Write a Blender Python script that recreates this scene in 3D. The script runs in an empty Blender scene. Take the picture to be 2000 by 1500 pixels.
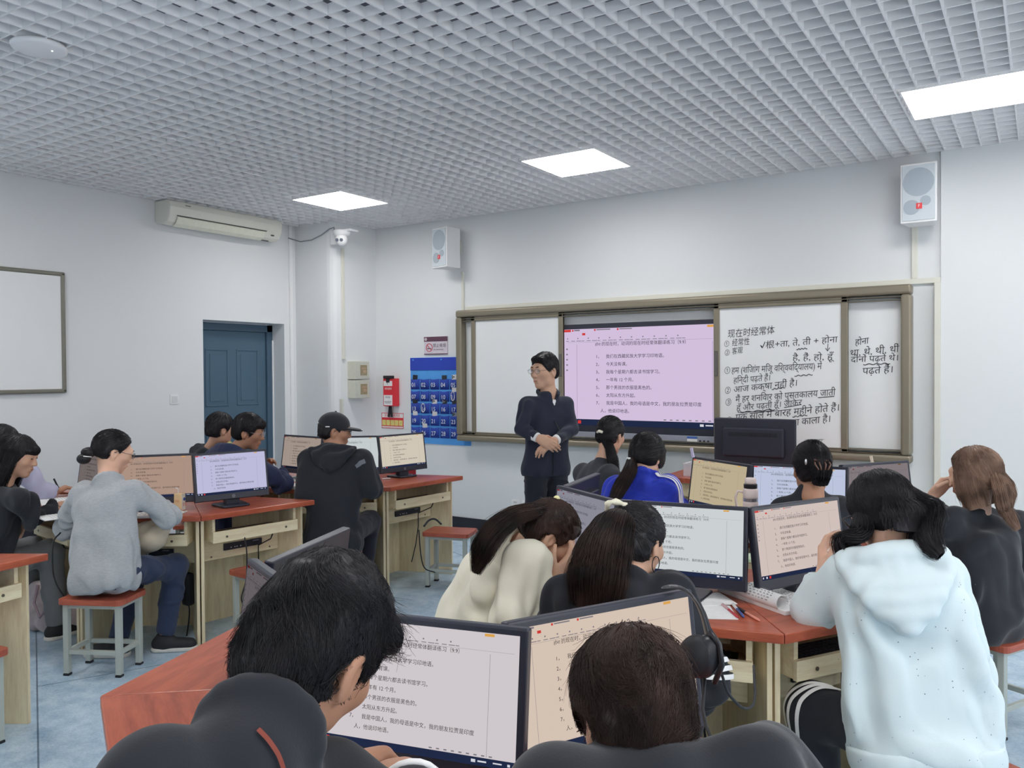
import bpy, bmesh, math, random
import numpy as np
from mathutils import Vector, Matrix
random.seed(7)
RNG = np.random.default_rng(11)
SC = bpy.context.scene
COL = SC.collection
R_ = math.radians

# ------------------------------------------------------------------ camera
CAM_Z = 1.6
YAW, PIT, ROL = R_(33.318), R_(-.88214), R_(-.40594)
FOCAL_PX = 1579.48
_fw = Vector((-math.sin(YAW) * math.cos(PIT), math.cos(YAW) * math.cos(PIT), math.sin(PIT)))
_r = Vector((math.cos(YAW), math.sin(YAW), 0))
_u = _r.cross(_fw)
_r2 = _r * math.cos(ROL) + _u * math.sin(ROL)
_u2 = -_r * math.sin(ROL) + _u * math.cos(ROL)
cam_data = bpy.data.cameras.new('camera')
cam_data.sensor_width = 36
cam_data.lens = FOCAL_PX / 2000 * 36
cam_data.clip_start = .05
cam = bpy.data.objects.new('camera', cam_data)
COL.objects.link(cam)
_m = Matrix((_r2, _u2, -_fw)).transposed().to_4x4()
_m.translation = Vector((0, 0, CAM_Z))
cam.matrix_world = _m
SC.camera = cam

# ------------------------------------------------------------------ world, exposure
world = bpy.data.worlds.new('world')
SC.world = world
world.use_nodes = True
world.node_tree.nodes['Background'].inputs[0].default_value = (.75, .85, 1, 1)
world.node_tree.nodes['Background'].inputs[1].default_value = .25
SC.view_settings.view_transform = 'Standard'
SC.view_settings.look = 'None'
SC.view_settings.exposure = 0.0
SC.view_settings.gamma = 1
SC.view_settings.use_curve_mapping = False
SC.cycles.max_bounces = 6
SC.cycles.diffuse_bounces = 4
SC.cycles.glossy_bounces = 3
SC.cycles.transmission_bounces = 4
SC.cycles.use_denoising = True
SC.cycles.sample_clamp_indirect = 4
LAMP_STRENGTH = 16.5        # ceiling panels
SCREEN_GAIN = .80           # lit screens
LAMP_COLOR = (1, .985, .965, 1)

# fill daylight added to brighten the left wall, behind three unseen added windows
for _y in (-1.5, 1.3, 4.1):
    _l = bpy.data.lights.new('window_daylight', 'AREA'); _l.shape = 'RECTANGLE'; _l.size = 2.0; _l.size_y = 1.45; _l.energy = 36; _l.color = (.94, .97, 1)
    _o = bpy.data.objects.new('window_daylight', _l); COL.objects.link(_o); _o.location = (2.52, _y, 1.75); _o.rotation_euler = (0, R_(90), 0)
# ------------------------------------------------------------------ room sizes
WY, WX, CEIL, SLAB = 6.63, -6.72, 3.166, 3.75    # front wall, left wall, ceiling grid, slab above
WXR, WYB = 2.3, -4.6

# ------------------------------------------------------------------ materials
E_REF = .80
def lin(r, g, b):
    f = lambda c: c / 12.92 if c <= .04045 else ((c + .055) / 1.055) ** 2.4
    return [f(r / 255), f(g / 255), f(b / 255)]
def alb(r, g, b, k=None):
    """albedo of a surface that shows as sRGB r,g,b under the room's usual light"""
    return tuple(min(.93, c / (k or E_REF)) for c in lin(r, g, b)) + (1,)
MATS = {}
def mat(name, col, rough=.6, spec=.4, metal=0, scale=30, var=.08, bump=0, stretch=(1, 1, 1), sheen=0, detail=3, coat=0, sss=0, bscale=None, alpha=1):
    if name in MATS: return MATS[name]
    m = bpy.data.materials.new(name); MATS[name] = m
    m.use_nodes = True
    nt = m.node_tree; b = nt.nodes['Principled BSDF']
    tc = nt.nodes.new('ShaderNodeTexCoord'); mp = nt.nodes.new('ShaderNodeMapping'); mp.inputs['Scale'].default_value = stretch
    nt.links.new(tc.outputs['Object'], mp.inputs['Vector'])
    no = nt.nodes.new('ShaderNodeTexNoise'); no.inputs['Scale'].default_value = scale; no.inputs['Detail'].default_value = detail
    nt.links.new(mp.outputs['Vector'], no.inputs['Vector'])
    mx = nt.nodes.new('ShaderNodeMix'); mx.data_type = 'RGBA'
    mx.inputs[6].default_value = tuple(c * (1 - var) for c in col[:3]) + (1,)
    mx.inputs[7].default_value = tuple(min(1, c * (1 + var)) for c in col[:3]) + (1,)
    nt.links.new(no.outputs['Fac'], mx.inputs[0]); nt.links.new(mx.outputs[2], b.inputs['Base Color'])
    b.inputs['Roughness'].default_value = rough; b.inputs['Specular IOR Level'].default_value = spec; b.inputs['Metallic'].default_value = metal
    b.inputs['Sheen Weight'].default_value = sheen; b.inputs['Coat Weight'].default_value = coat
    if sss:
        b.inputs['Subsurface Weight'].default_value = sss; b.inputs['Subsurface Radius'].default_value = (.01, .004, .002); b.inputs['Subsurface Scale'].default_value = .4
    if alpha < 1: b.inputs['Alpha'].default_value = alpha
    if bump:
        bp = nt.nodes.new('ShaderNodeBump'); bp.inputs['Strength'].default_value = bump; bp.inputs['Distance'].default_value = .004
        src = no
        if bscale:
            src = nt.nodes.new('ShaderNodeTexNoise'); src.inputs['Scale'].default_value = bscale; src.inputs['Detail'].default_value = 4
            nt.links.new(mp.outputs['Vector'], src.inputs['Vector'])
        nt.links.new(src.outputs['Fac'], bp.inputs['Height']); nt.links.new(bp.outputs['Normal'], b.inputs['Normal'])
    return m
def wood(name, c1, c2, stretch, scale=4, rough=.4, spec=.4, bump=.05):
    if name in MATS: return MATS[name]
    m = bpy.data.materials.new(name); MATS[name] = m; m.use_nodes = True
    nt = m.node_tree; b = nt.nodes['Principled BSDF']
    tc = nt.nodes.new('ShaderNodeTexCoord'); mp = nt.nodes.new('ShaderNodeMapping'); mp.inputs['Scale'].default_value = stretch
    nt.links.new(tc.outputs['Object'], mp.inputs['Vector'])
    n1 = nt.nodes.new('ShaderNodeTexNoise'); n1.inputs['Scale'].default_value = scale; n1.inputs['Detail'].default_value = 6; n1.inputs['Distortion'].default_value = .6
    n2 = nt.nodes.new('ShaderNodeTexNoise'); n2.inputs['Scale'].default_value = scale * 6; n2.inputs['Detail'].default_value = 3
    for n in (n1, n2): nt.links.new(mp.outputs['Vector'], n.inputs['Vector'])
    ad = nt.nodes.new('ShaderNodeMath'); ad.operation = 'MULTIPLY_ADD'; ad.inputs[1].default_value = .35
    nt.links.new(n2.outputs['Fac'], ad.inputs[0]); nt.links.new(n1.outputs['Fac'], ad.inputs[2])
    rp = nt.nodes.new('ShaderNodeValToRGB'); rp.color_ramp.elements[0].position = .45; rp.color_ramp.elements[1].position = .85
    rp.color_ramp.elements[0].color = c1; rp.color_ramp.elements[1].color = c2
    nt.links.new(ad.outputs[0], rp.inputs[0]); nt.links.new(rp.outputs[0], b.inputs['Base Color'])
    b.inputs['Roughness'].default_value = rough; b.inputs['Specular IOR Level'].default_value = spec
    bp = nt.nodes.new('ShaderNodeBump'); bp.inputs['Strength'].default_value = bump; bp.inputs['Distance'].default_value = .002
    nt.links.new(n2.outputs['Fac'], bp.inputs['Height']); nt.links.new(bp.outputs['Normal'], b.inputs['Normal'])
    return m
def glow(name, col, strength):
    if name in MATS: return MATS[name]
    m = bpy.data.materials.new(name); MATS[name] = m; m.use_nodes = True
    nt = m.node_tree; nt.nodes.remove(nt.nodes['Principled BSDF'])
    e = nt.nodes.new('ShaderNodeEmission'); e.inputs[0].default_value = tuple(col[:3]) + (1,); e.inputs[1].default_value = strength
    nt.links.new(e.outputs[0], nt.nodes['Material Output'].inputs[0])
    return m

# ------------------------------------------------------------------ mesh helpers
def Rz(a): return Matrix.Rotation(a, 3, 'Z')
def tag(o, label=None, cat=None, group=None, kind=None):
    if label: o['label'] = label
    if cat: o['category'] = cat
    if group: o['group'] = group
    if kind: o['kind'] = kind
    return o
def empty(name, loc=(0, 0, 0), rz=0, label=None, cat=None, group=None):
    o = bpy.data.objects.new(name, None); COL.objects.link(o); o.location = loc; o.rotation_euler = (0, 0, rz); o.empty_display_size = .1
    return tag(o, label, cat, group)
class MB:
    def __init__(s): s.v = []; s.f = []; s.mi = []; s.cur = 0
    def add(s, vs, fs):
        k = len(s.v); s.v += [tuple(p) for p in vs]; s.f += [[k + i for i in f] for f in fs]; s.mi += [s.cur] * len(fs); return s
    def box(s, c, d, R=None):
        x, y, z = d[0] / 2, d[1] / 2, d[2] / 2; c = Vector(c)
        vs = [Vector(p) for p in ((-x, -y, -z), (x, -y, -z), (x, y, -z), (-x, y, -z), (-x, -y, z), (x, -y, z), (x, y, z), (-x, y, z))]
        if R is not None: vs = [R @ p for p in vs]
        return s.add([c + p for p in vs], [(0, 3, 2, 1), (4, 5, 6, 7), (0, 1, 5, 4), (1, 2, 6, 5), (2, 3, 7, 6), (3, 0, 4, 7)])
    def span(s, a, b): return s.box([(a[i] + b[i]) / 2 for i in range(3)], [abs(b[i] - a[i]) for i in range(3)])
    def prism(s, poly, z0, z1):
        n = len(poly)
        return s.add([(p[0], p[1], z0) for p in poly] + [(p[0], p[1], z1) for p in poly],
                     [list(range(n))[::-1], list(range(n, 2 * n))] + [(i, (i + 1) % n, n + (i + 1) % n, n + i) for i in range(n)])
    def extrude(s, poly, o, ax, ay, az, L):
        """polygon in plane (ax, ay) at o, extruded along az by L"""
        o, ax, ay, az = map(Vector, (o, ax, ay, az)); n = len(poly)
        a = [o + ax * p[0] + ay * p[1] for p in poly]
        return s.add(a + [p + az * L for p in a], [list(range(n))[::-1], list(range(n, 2 * n))] + [(i, (i + 1) % n, n + (i + 1) % n, n + i) for i in range(n)])
    def tube(s, pts, r, n=8, cap=True):
        pts = [Vector(p) for p in pts]; m = len(pts); rs = r if hasattr(r, '__len__') else [r] * m
        t0 = (pts[1] - pts[0]).normalized(); up = Vector((0, 0, 1)) if abs(t0.z) < .9 else Vector((1, 0, 0)); a = t0.cross(up).normalized(); vs = []
        for i in range(m):
            t = (pts[min(i + 1, m - 1)] - pts[max(i - 1, 0)]).normalized(); a = (a - t * a.dot(t)).normalized(); b = t.cross(a)
            vs += [pts[i] + (a * math.cos(2 * math.pi * k / n) + b * math.sin(2 * math.pi * k / n)) * rs[i] for k in range(n)]
        fs = [(i * n + k, i * n + (k + 1) % n, (i + 1) * n + (k + 1) % n, (i + 1) * n + k) for i in range(m - 1) for k in range(n)]
        if cap: fs += [list(range(n))[::-1], list(range((m - 1) * n, m * n))]
        return s.add(vs, fs)
    def cyl(s, c, r, h, n=20, axis=(0, 0, 1), r2=None):
        c = Vector(c); a = Vector(axis).normalized(); return s.tube([c - a * h / 2, c + a * h / 2], [r, r if r2 is None else r2], n)
    def lathe(s, prof, c=(0, 0, 0), n=24, R=None):
        c = Vector(c); vs = []
        for (r, z) in prof:
            for k in range(n):
                p = Vector((r * math.cos(2 * math.pi * k / n), r * math.sin(2 * math.pi * k / n), z)); vs.append(c + (R @ p if R is not None else p))
        m = len(prof); fs = [(i * n + k, i * n + (k + 1) % n, (i + 1) * n + (k + 1) % n, (i + 1) * n + k) for i in range(m - 1) for k in range(n)]
        return s.add(vs, fs + [list(range(n))[::-1], list(range((m - 1) * n, m * n))])
    def ball(s, c, r, n=14):
        rr = r if hasattr(r, '__len__') else (r, r, r); c = Vector(c); vs = []; fs = []; m = n // 2
        for i in range(1, m):
            th = math.pi * i / m
            vs += [c + Vector((rr[0] * math.sin(th) * math.cos(2 * math.pi * k / n), rr[1] * math.sin(th) * math.sin(2 * math.pi * k / n), rr[2] * math.cos(th))) for k in range(n)]
        fs = [(i * n + k, (i + 1) * n + k, (i + 1) * n + (k + 1) % n, i * n + (k + 1) % n) for i in range(m - 2) for k in range(n)]
        vs += [c + Vector((0, 0, rr[2])), c - Vector((0, 0, rr[2]))]; t = len(vs) - 2
        fs += [(t, k, (k + 1) % n) for k in range(n)] + [(t + 1, (m - 2) * n + (k + 1) % n, (m - 2) * n + k) for k in range(n)]
        return s.add(vs, fs)
    def mesh(s, name):
        me = bpy.data.meshes.new(name); me.from_pydata(s.v, [], s.f)
        if any(s.mi): me.polygons.foreach_set('material_index', s.mi)
        me.update(); return me
    def build(s, name, m, parent=None, bevel=0, smooth=False, loc=None, rot=None, segs=2):
        me = s.mesh(name); ms = m if isinstance(m, (list, tuple)) else [m]
        for q in ms: me.materials.append(q)
        o = bpy.data.objects.new(name, me); COL.objects.link(o)
        if parent is not None: o.parent = parent
        if loc is not None: o.location = loc
        if rot is not None: o.rotation_euler = rot
        if smooth: me.polygons.foreach_set('use_smooth', [True] * len(me.polygons))
        if bevel:
            b = o.modifiers.new('bevel', 'BEVEL'); b.width = bevel; b.segments = segs; b.limit_method = 'ANGLE'; b.angle_limit = R_(40)
        return o
def kids(o): return [c for c in COL.objects if c.parent is o]
CHILD = {}
def copy_tree(o, parent=None):
    c = o.copy(); COL.objects.link(c)
    if parent is not None: c.parent = parent; c.matrix_parent_inverse = o.matrix_parent_inverse
    for ch in kids(o): copy_tree(ch, c)
    return c
_txt = {}
def text_mesh(s, size, align='LEFT', offset=0.0):
    """font glyphs as raw (verts, faces), in the xy plane"""
    key = (s, size, align, offset)
    if key in _txt: return _txt[key]
    c = bpy.data.curves.new('writing', 'FONT'); c.body = s; c.size = size; c.align_x = align; c.resolution_u = 3; c.offset = offset
    o = bpy.data.objects.new('writing', c); COL.objects.link(o)
    dg = bpy.context.evaluated_depsgraph_get(); ev = o.evaluated_get(dg); me = ev.to_mesh()
    v = [tuple(p.co) for p in me.vertices]; f = [list(p.vertices) for p in me.polygons]
    ev.to_mesh_clear(); bpy.data.objects.remove(o); bpy.data.curves.remove(c)
    _txt[key] = (v, f); return v, f
def put_text(mb, s, size, origin, ax, ay, align='LEFT', offset=0.0, slant=0.0, shrink=1.0):
    v, f = text_mesh(s, size, align, offset); o, ax, ay = Vector(origin), Vector(ax), Vector(ay)
    mb.add([o + ax * (p[0] * shrink + slant * p[1]) + ay * p[1] for p in v], f)
# ------------------------------------------------------------------ room shell
m_wall = mat('wall_paint', alb(214, 216, 217), .85, .2, scale=1.3, var=.02, detail=5, bump=.03, bscale=60)
m_wall_left = mat('wall_paint_left', alb(214, 216, 217), .85, .2, scale=1.1, var=.02, detail=5, bump=.03, bscale=60)
m_grid = mat('ceiling_grid_white', alb(226, 229, 234), .5, .3, scale=5, var=.03)
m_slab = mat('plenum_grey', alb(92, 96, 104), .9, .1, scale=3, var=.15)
m_black = mat('black_baseboard', alb(38, 40, 48), .5)
m_bronze = mat('bronze_aluminium', alb(132, 124, 108), .38, .5, metal=.45, scale=4, var=.05, stretch=(1, 1, 1))
m_white_pl = mat('white_plastic', alb(224, 226, 226), .45, .4, scale=8, var=.02)
m_cream_pl = mat('cream_plastic', alb(208, 207, 196), .45, .4, scale=8, var=.03)
m_board = mat('whiteboard_enamel', alb(222, 225, 228), .22, .5, scale=2.5, var=.02, detail=6)
m_screw = mat('steel_screw', alb(120, 112, 100), .35, .5, metal=.7)

def floor_material():
    m = bpy.data.materials.new('blue_vinyl_floor'); m.use_nodes = True; nt = m.node_tree; b = nt.nodes['Principled BSDF']
    tc = nt.nodes.new('ShaderNodeTexCoord')
    n1 = nt.nodes.new('ShaderNodeTexNoise'); n1.inputs['Scale'].default_value = 9; n1.inputs['Detail'].default_value = 8; n1.inputs['Roughness'].default_value = .7
    n2 = nt.nodes.new('ShaderNodeTexNoise'); n2.inputs['Scale'].default_value = 90; n2.inputs['Detail'].default_value = 3
    for n in (n1, n2): nt.links.new(tc.outputs['Object'], n.inputs['Vector'])
    ad = nt.nodes.new('ShaderNodeMath'); ad.operation = 'MULTIPLY_ADD'; ad.inputs[1].default_value = .4
    nt.links.new(n2.outputs['Fac'], ad.inputs[0]); nt.links.new(n1.outputs['Fac'], ad.inputs[2])
    rp = nt.nodes.new('ShaderNodeValToRGB'); rp.color_ramp.elements[0].position = .5; rp.color_ramp.elements[1].position = .85
    rp.color_ramp.elements[0].color = alb(136, 166, 190); rp.color_ramp.elements[1].color = alb(188, 206, 220)
    nt.links.new(ad.outputs[0], rp.inputs[0])
    # sheet seams
    mp = nt.nodes.new('ShaderNodeMapping'); mp.inputs['Rotation'].default_value = (0, 0, R_(26)); nt.links.new(tc.outputs['Object'], mp.inputs['Vector'])
    br = nt.nodes.new('ShaderNodeTexBrick'); br.inputs['Scale'].default_value = 1; br.inputs['Mortar Size'].default_value = .004; br.inputs['Brick Width'].default_value = 3.2; br.inputs['Row Height'].default_value = 1.6
    br.inputs['Color1'].default_value = br.inputs['Color2'].default_value = (1, 1, 1, 1); br.inputs['Mortar'].default_value = (.35, .38, .42, 1)
    nt.links.new(mp.outputs[0], br.inputs['Vector'])
    mx = nt.nodes.new('ShaderNodeMix'); mx.data_type = 'RGBA'; mx.blend_type = 'MULTIPLY'; mx.inputs[0].default_value = 1
    nt.links.new(rp.outputs[0], mx.inputs[6]); nt.links.new(br.outputs['Color'], mx.inputs[7]); nt.links.new(mx.outputs[2], b.inputs['Base Color'])
    b.inputs['Roughness'].default_value = .32; b.inputs['Specular IOR Level'].default_value = .4
    return m
def struct(name, mb, m, bevel=0):
    return tag(mb.build(name, m, bevel=bevel), kind='structure')
struct('floor', MB().span((WX - .4, WYB - .1, -.1), (WXR + .1, WY + .2, 0)), floor_material())
# left wall with the door recess cut out
DY0, DY1, DZ = 4.848, 5.84, 2.12
w = MB()
w.span((WX - .25, WYB, 0), (WX, DY0, SLAB)); w.span((WX - .25, DY1, 0), (WX, WY + .2, SLAB)); w.span((WX - .25, DY0, DZ), (WX, DY1, SLAB))
struct('wall_left', w, m_wall_left)
w = MB(); w.span((WX - .25, WY, 0), (WXR, WY + .2, SLAB)); w.span((-.622, WY - .028, 0), (WXR, WY, SLAB)); struct('wall_front', w, m_wall)
w = MB(); ADDED_WINS = [(-2.6, -.4), (.2, 2.4), (3.0, 5.2)]  # window openings added out of view to go with the daylight fill
w.span((WXR, WYB, 0), (WXR + .2, WY + .2, .95)); w.span((WXR, WYB, 2.55), (WXR + .2, WY + .2, SLAB))
yy = WYB
for a, b_ in ADDED_WINS + [(WY + .2, 0)]: w.span((WXR, yy, .95), (WXR + .2, a, 2.55)); yy = b_
struct('wall_right', w, m_wall)
for i, (a, b_) in enumerate(ADDED_WINS):
    f = MB(); x = WXR + .12
    for q in ((a, .95, a + .06, 2.55), (b_ - .06, .95, b_, 2.55), (a, .95, b_, 1.01), (a, 2.49, b_, 2.55), ((a + b_) / 2 - .03, .95, (a + b_) / 2 + .03, 2.55)): f.span((x, q[0], q[1]), (x + .05, q[2], q[3]))
    struct('window_%d' % (i + 1), f, m_white_pl)
struct('wall_back', MB().span((WX - .25, WYB - .1, 0), (WXR + .1, WYB, SLAB)), m_wall)
# corner column with a rounded edge
cp = [(WX, 6.0), (-6.24, 6.0), (-6.205, 6.006), (-6.175, 6.022), (-6.152, 6.048), (-6.14, 6.085), (-6.14, WY), (WX, WY)]
struct('column', MB().prism(cp, 0, SLAB), m_wall)
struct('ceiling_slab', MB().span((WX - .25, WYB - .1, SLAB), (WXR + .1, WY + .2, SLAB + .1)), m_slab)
# open-cell grid ceiling
PIT_G = .1125
LIGHTS = [(-5.657, 5.028), (-3.241, 5.081), (-.677, 5.053)]
LIGHTS2 = [(-5.66, 1.55), (-3.02, 1.30), (-.55, 1.0), (-5.66, -1.6), (-3.2, -1.6), (-.6, -1.6), (1.2, 5.05), (1.3, 1.2), (-3.2, -3.9), (-.6, -3.9)]
def blocked(x, y):
    return any(a - .02 < x < a + .62 and b - .02 < y < b + .62 for a, b in LIGHTS + LIGHTS2)
g = MB()
def strips(vals, lo, hi, along_x):
    for q in vals:
        cuts = []
        for a, b in LIGHTS + LIGHTS2:
            c0, o0 = (b, a) if along_x else (a, b)
            if c0 - .02 < q < c0 + .62 and o0 < hi and o0 + .6 > lo: cuts.append((max(lo, o0 - .012), min(hi, o0 + .612)))
        cuts.sort(); p = lo
        for c0, c1 in cuts + [(hi, hi)]:
            if c0 - p > .01:
                if along_x: g.span((p, q - .0045, CEIL), (c0, q + .0045, CEIL + .046))
                else: g.span((q - .0045, p, CEIL - .0006), (q + .0045, c0, CEIL + .0454))
            p = max(p, c1)
xs = np.arange(WX + .05, WXR, PIT_G); ys = np.arange(WY - .04, -.6, -PIT_G)
strips(ys, WX + .012, WXR, True); strips(xs, -.6, WY - .012, False)
xs2 = np.arange(WX + .05, WXR, .45); ys2 = np.arange(-.6, WYB, -.45)
strips(ys2, WX + .012, WXR, True); strips(xs2, WYB, -.6, False)
struct('ceiling', g, m_grid)
# baseboards
struct('baseboard_front', MB().span((-6.14, WY - .012, 0), (-.622, WY, .11)), m_black)
struct('baseboard_left', MB().span((WX, WYB, 0), (WX + .012, DY0, .11)), m_black)
b = MB().span((-6.14, 6.085, 0), (-6.128, WY, .11)); b.span((WX, 5.988, 0), (-6.2, 6.0, .11)); struct('baseboard_column', b, m_black)

# ceiling light panels
m_diff = glow('panel_light', LAMP_COLOR, LAMP_STRENGTH)
names = {0: 'square white light panel in the grid ceiling nearest the corner column', 1: 'square white light panel in the grid ceiling above the standing teacher', 2: 'square white light panel in the grid ceiling in front of the right loudspeaker'}
def light_panel(x, y, label):
    t = empty('ceiling_light', (x + .3, y + .3, CEIL - .004), 0, label, 'ceiling light', 'square light panels in the ceiling')
    f = MB()
    for (a, c, d) in (((0, .304, .012), 0, (.612, .008, .03)), ((0, -.304, .012), 0, (.612, .008, .03)), ((.304, 0, .012), 0, (.008, .6, .03)), ((-.304, 0, .012), 0, (.008, .6, .03))): f.box(a, d)
    f.build('frame', m_white_pl, t)
    MB().box((0, 0, .012), (.6, .6, .008)).build('diffuser', m_diff, t)
for i, (x, y) in enumerate(LIGHTS): light_panel(x, y, names[i])
for i, (x, y) in enumerate(LIGHTS2): light_panel(x, y, 'square white light panel set into the ceiling grid towards the back of the room')

# smoke detector / ceiling speaker disc
t = empty('ceiling_speaker', (-3.995, 2.005, CEIL - .02), 0, 'round white flat disc mounted under the grid ceiling', 'ceiling speaker')
MB().lathe([(.118, .022), (.122, .012), (.118, .002), (.105, -.004), (.0, -.006)], n=40).build('cover', m_white_pl, t, smooth=True)
MB().cyl((.05, .035, -.006), .004, .004, 10).build('indicator_light', glow('led_white', (1, 1, 1), 2.0), t)

# blue door in the recess
m_door = mat('blue_grey_door_paint', alb(74, 98, 116), .42, .4, scale=4, var=.04)
m_doorf = mat('blue_grey_frame_paint', alb(68, 90, 108), .42, .4, scale=4, var=.04)
d = tag(bpy.data.objects.new('door_1', None), kind='structure'); COL.objects.link(d); d.location = (WX - .235, 0, 0)
f = MB(); f.span((.0, DY0, 0), (.05, DY0 + .07, DZ - .01)); f.span((0, DY1 - .075, 0), (.05, DY1 - .0, DZ - .01)); f.span((0, DY0, DZ - .085), (.05, DY1, DZ - .01)); f.build('door_frame', m_doorf, d, bevel=.004)
l = MB(); l.span((-.01, DY0 + .07, 0), (.025, DY1 - .075, DZ - .085))
y0, y1 = DY0 + .07, DY1 - .075; yc = (y0 + y1) / 2
for (a, b) in ((y0 + .10, yc - .05), (yc + .05, y1 - .10)):
    for (z0, z1) in ((.15, .62), (.72, 1.16), (1.27, 1.85)):
        for q0, q1, r0, r1 in ((a, b, z1 - .018, z1), (a, b, z0, z0 + .018), (a, a + .018, z0, z1), (b - .018, b, z0, z1)):
            l.span((.02, q0, r0), (.033, q1, r1))
        l.span((.02, a + .05, z0 + .05), (.031, b - .05, z1 - .05))
l.build('door_leaf', m_door, d, bevel=.006)
h = MB(); h.span((.025, y0 + .02, 1.0), (.035, y0 + .07, 1.16)); h.tube([(.03, y0 + .045, 1.085), (.075, y0 + .045, 1.085), (.08, y0 + .06, 1.085), (.08, y0 + .17, 1.085)], .011, 10)
h.build('door_handle', mat('brushed_steel', alb(180, 182, 184), .3, .5, metal=.8), d)
# door glue edge
struct('trim_1', MB().span((WX - .185, DY1 - .012, .3), (WX - .175, DY1, 1.95)), m_white_pl)

# trunking and pipes
t = MB(); t.span((WX, 5.905, 0), (WX + .025, 5.945, CEIL)); struct('trim_2', t, m_white_pl, .003)
t = MB(); t.span((-4.965, WY - .018, 2.60), (-4.94, WY, 2.62)); t.span((-4.955, WY - .018, 2.215), (-4.93, WY, 2.61)); struct('trim_3', t, m_cream_pl, .002)
t = MB(); t.span((-4.9, WY - .024, 2.222), (-.622, WY, 2.262)); struct('trim_4', t, m_cream_pl, .003)
t = MB(); t.span((-.815, WY - .022, 2.262), (-.775, WY, 2.66)); struct('trim_5', t, m_cream_pl, .003)
t = MB(); t.span((-.662, WY - .06, 0), (-.622, WY - .028, 2.222)); struct('trim_6', t, m_cream_pl, .003)
t = MB(); t.span((-6.055, 5.975, .11), (-6.015, 6.0, 1.33)); t.span((-6.14, 6.10, 1.74), (-6.118, 6.135, 2.9)); struct('trim_7', t, m_cream_pl, .003)
# ------------------------------------------------------------------ things on the walls
# framed board on the left wall
m_dkframe = mat('grey_bronze_frame', alb(118, 116, 106), .4, .5, metal=.4)
t = empty('whiteboard', (WX, 2.63, 1.944), 0, 'framed blank white board on the left wall, cut by the picture edge', 'whiteboard')
MB().box((.012, 0, 0), (.02, 1.76, .95)).build('writing_surface', m_board, t)
f = MB()
for (c, dd) in (((.016, 0, .476), (.032, 1.81, .034)), ((.016, 0, -.476), (.032, 1.81, .034)), ((.016, .888, 0), (.032, .034, .98)), ((.016, -.888, 0), (.032, .034, .98))): f.box(c, dd)
f.build('frame', m_dkframe, t, bevel=.01, segs=3)
# light switch
t = empty('light_switch', (WX, 4.53, 1.365), 0, 'square white light switch plate on the left wall beside the blue door', 'switch')
MB().box((.005, 0, 0), (.01, .088, .088)).build('plate', m_white_pl, t, bevel=.003)
MB().box((.012, .0, 0), (.006, .058, .06)).build('rocker', mat('switch_grey', alb(206, 208, 208), .4), t, bevel=.002)
# air conditioner
t = empty('air_conditioner', (WX, 5.02, 3.075), 0, 'long white wall-mounted air conditioner above the blue door', 'air conditioner')
prof = [(0, -.11), (.14, -.135), (.19, -.11), (.225, -.05), (.235, .02), (.225, .075), (.19, .085), (0, .085)]
MB().extrude(prof, (0, -.66, 0), (1, 0, 0), (0, 0, 1), (0, 1, 0), 1.27).build('body', m_cream_pl, t, bevel=.012, segs=3)
MB().extrude([(.145, -.138), (.194, -.113), (.222, -.062), (.228, -.064), (.2, -.121), (.148, -.146)], (0, -.58, 0), (1, 0, 0), (0, 0, 1), (0, 1, 0), .98).build('air_flap', mat('flap_cream', alb(214, 213, 196), .4), t, bevel=.003)
s = MB(); s.extrude([(.222, -.058), (.227, -.05), (.230, -.052), (.226, -.06)], (0, -.585, 0), (1, 0, 0), (0, 0, 1), (0, 1, 0), 1.0); s.extrude([(.14, -.134), (.148, -.131), (.15, -.138), (.142, -.14)], (0, -.5, 0), (1, 0, 0), (0, 0, 1), (0, 1, 0), 1.0); s.box((.21, .5, -.085), (.01, .035, .012))
s.build('outlet_slot', mat('slot_dark', alb(70, 70, 66), .6), t)
n = MB(); n.box((.236, -.48, .045), (.002, .055, .008)); n.build('logo', mat('logo_grey', alb(120, 122, 120), .5), t)
# security camera on the column
t = empty('security_camera', (-5.99, 5.97, 3.02), 0, 'white dome security camera high on the corner column', 'security camera')
MB().box((.0, .055, .03), (.24, .13, .022)).build('bracket', m_white_pl, t, bevel=.004)
MB().lathe([(.085, .03), (.085, .005), (.075, -.02), (.06, -.03)], (0, .0, 0), 24).build('base', m_white_pl, t, smooth=True)
e = MB(); e.ball((0.01, -.015, -.065), (.062, .062, .066), 24); e.build('eyeball_housing', m_white_pl, t, smooth=True)
for dx in (-.022, .022):
    k = MB(); k.cyl((.03 + dx * .85, -.068 + dx * .5, -.075), .017, .014, 14, (.42, -.85, -.2)); k.build('lens', mat('lens_grey', alb(92, 98, 108), .2, .6), t)
t2 = empty('junction_box', (-6.105, 5.985, 2.985), 0, 'small white junction box beside the dome security camera', 'junction box')
MB().box((0, 0, 0), (.085, .04, .13)).build('box', m_white_pl, t2, bevel=.006)
c = MB(); c.tube([(-6.712, 5.9, 3.035), (-6.6, 5.97, 2.995), (-6.45, 5.985, 3.0), (-6.3, 5.985, 3.04), (-6.18, 5.985, 3.09), (-6.12, 5.99, 3.1), (-6.11, 5.985, 3.05)], .006, 8)
tag(c.build('camera_cable', mat('cable_grey', alb(128, 134, 142), .5), smooth=True), 'grey cable sagging from the left wall to the dome camera', 'cable')
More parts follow.
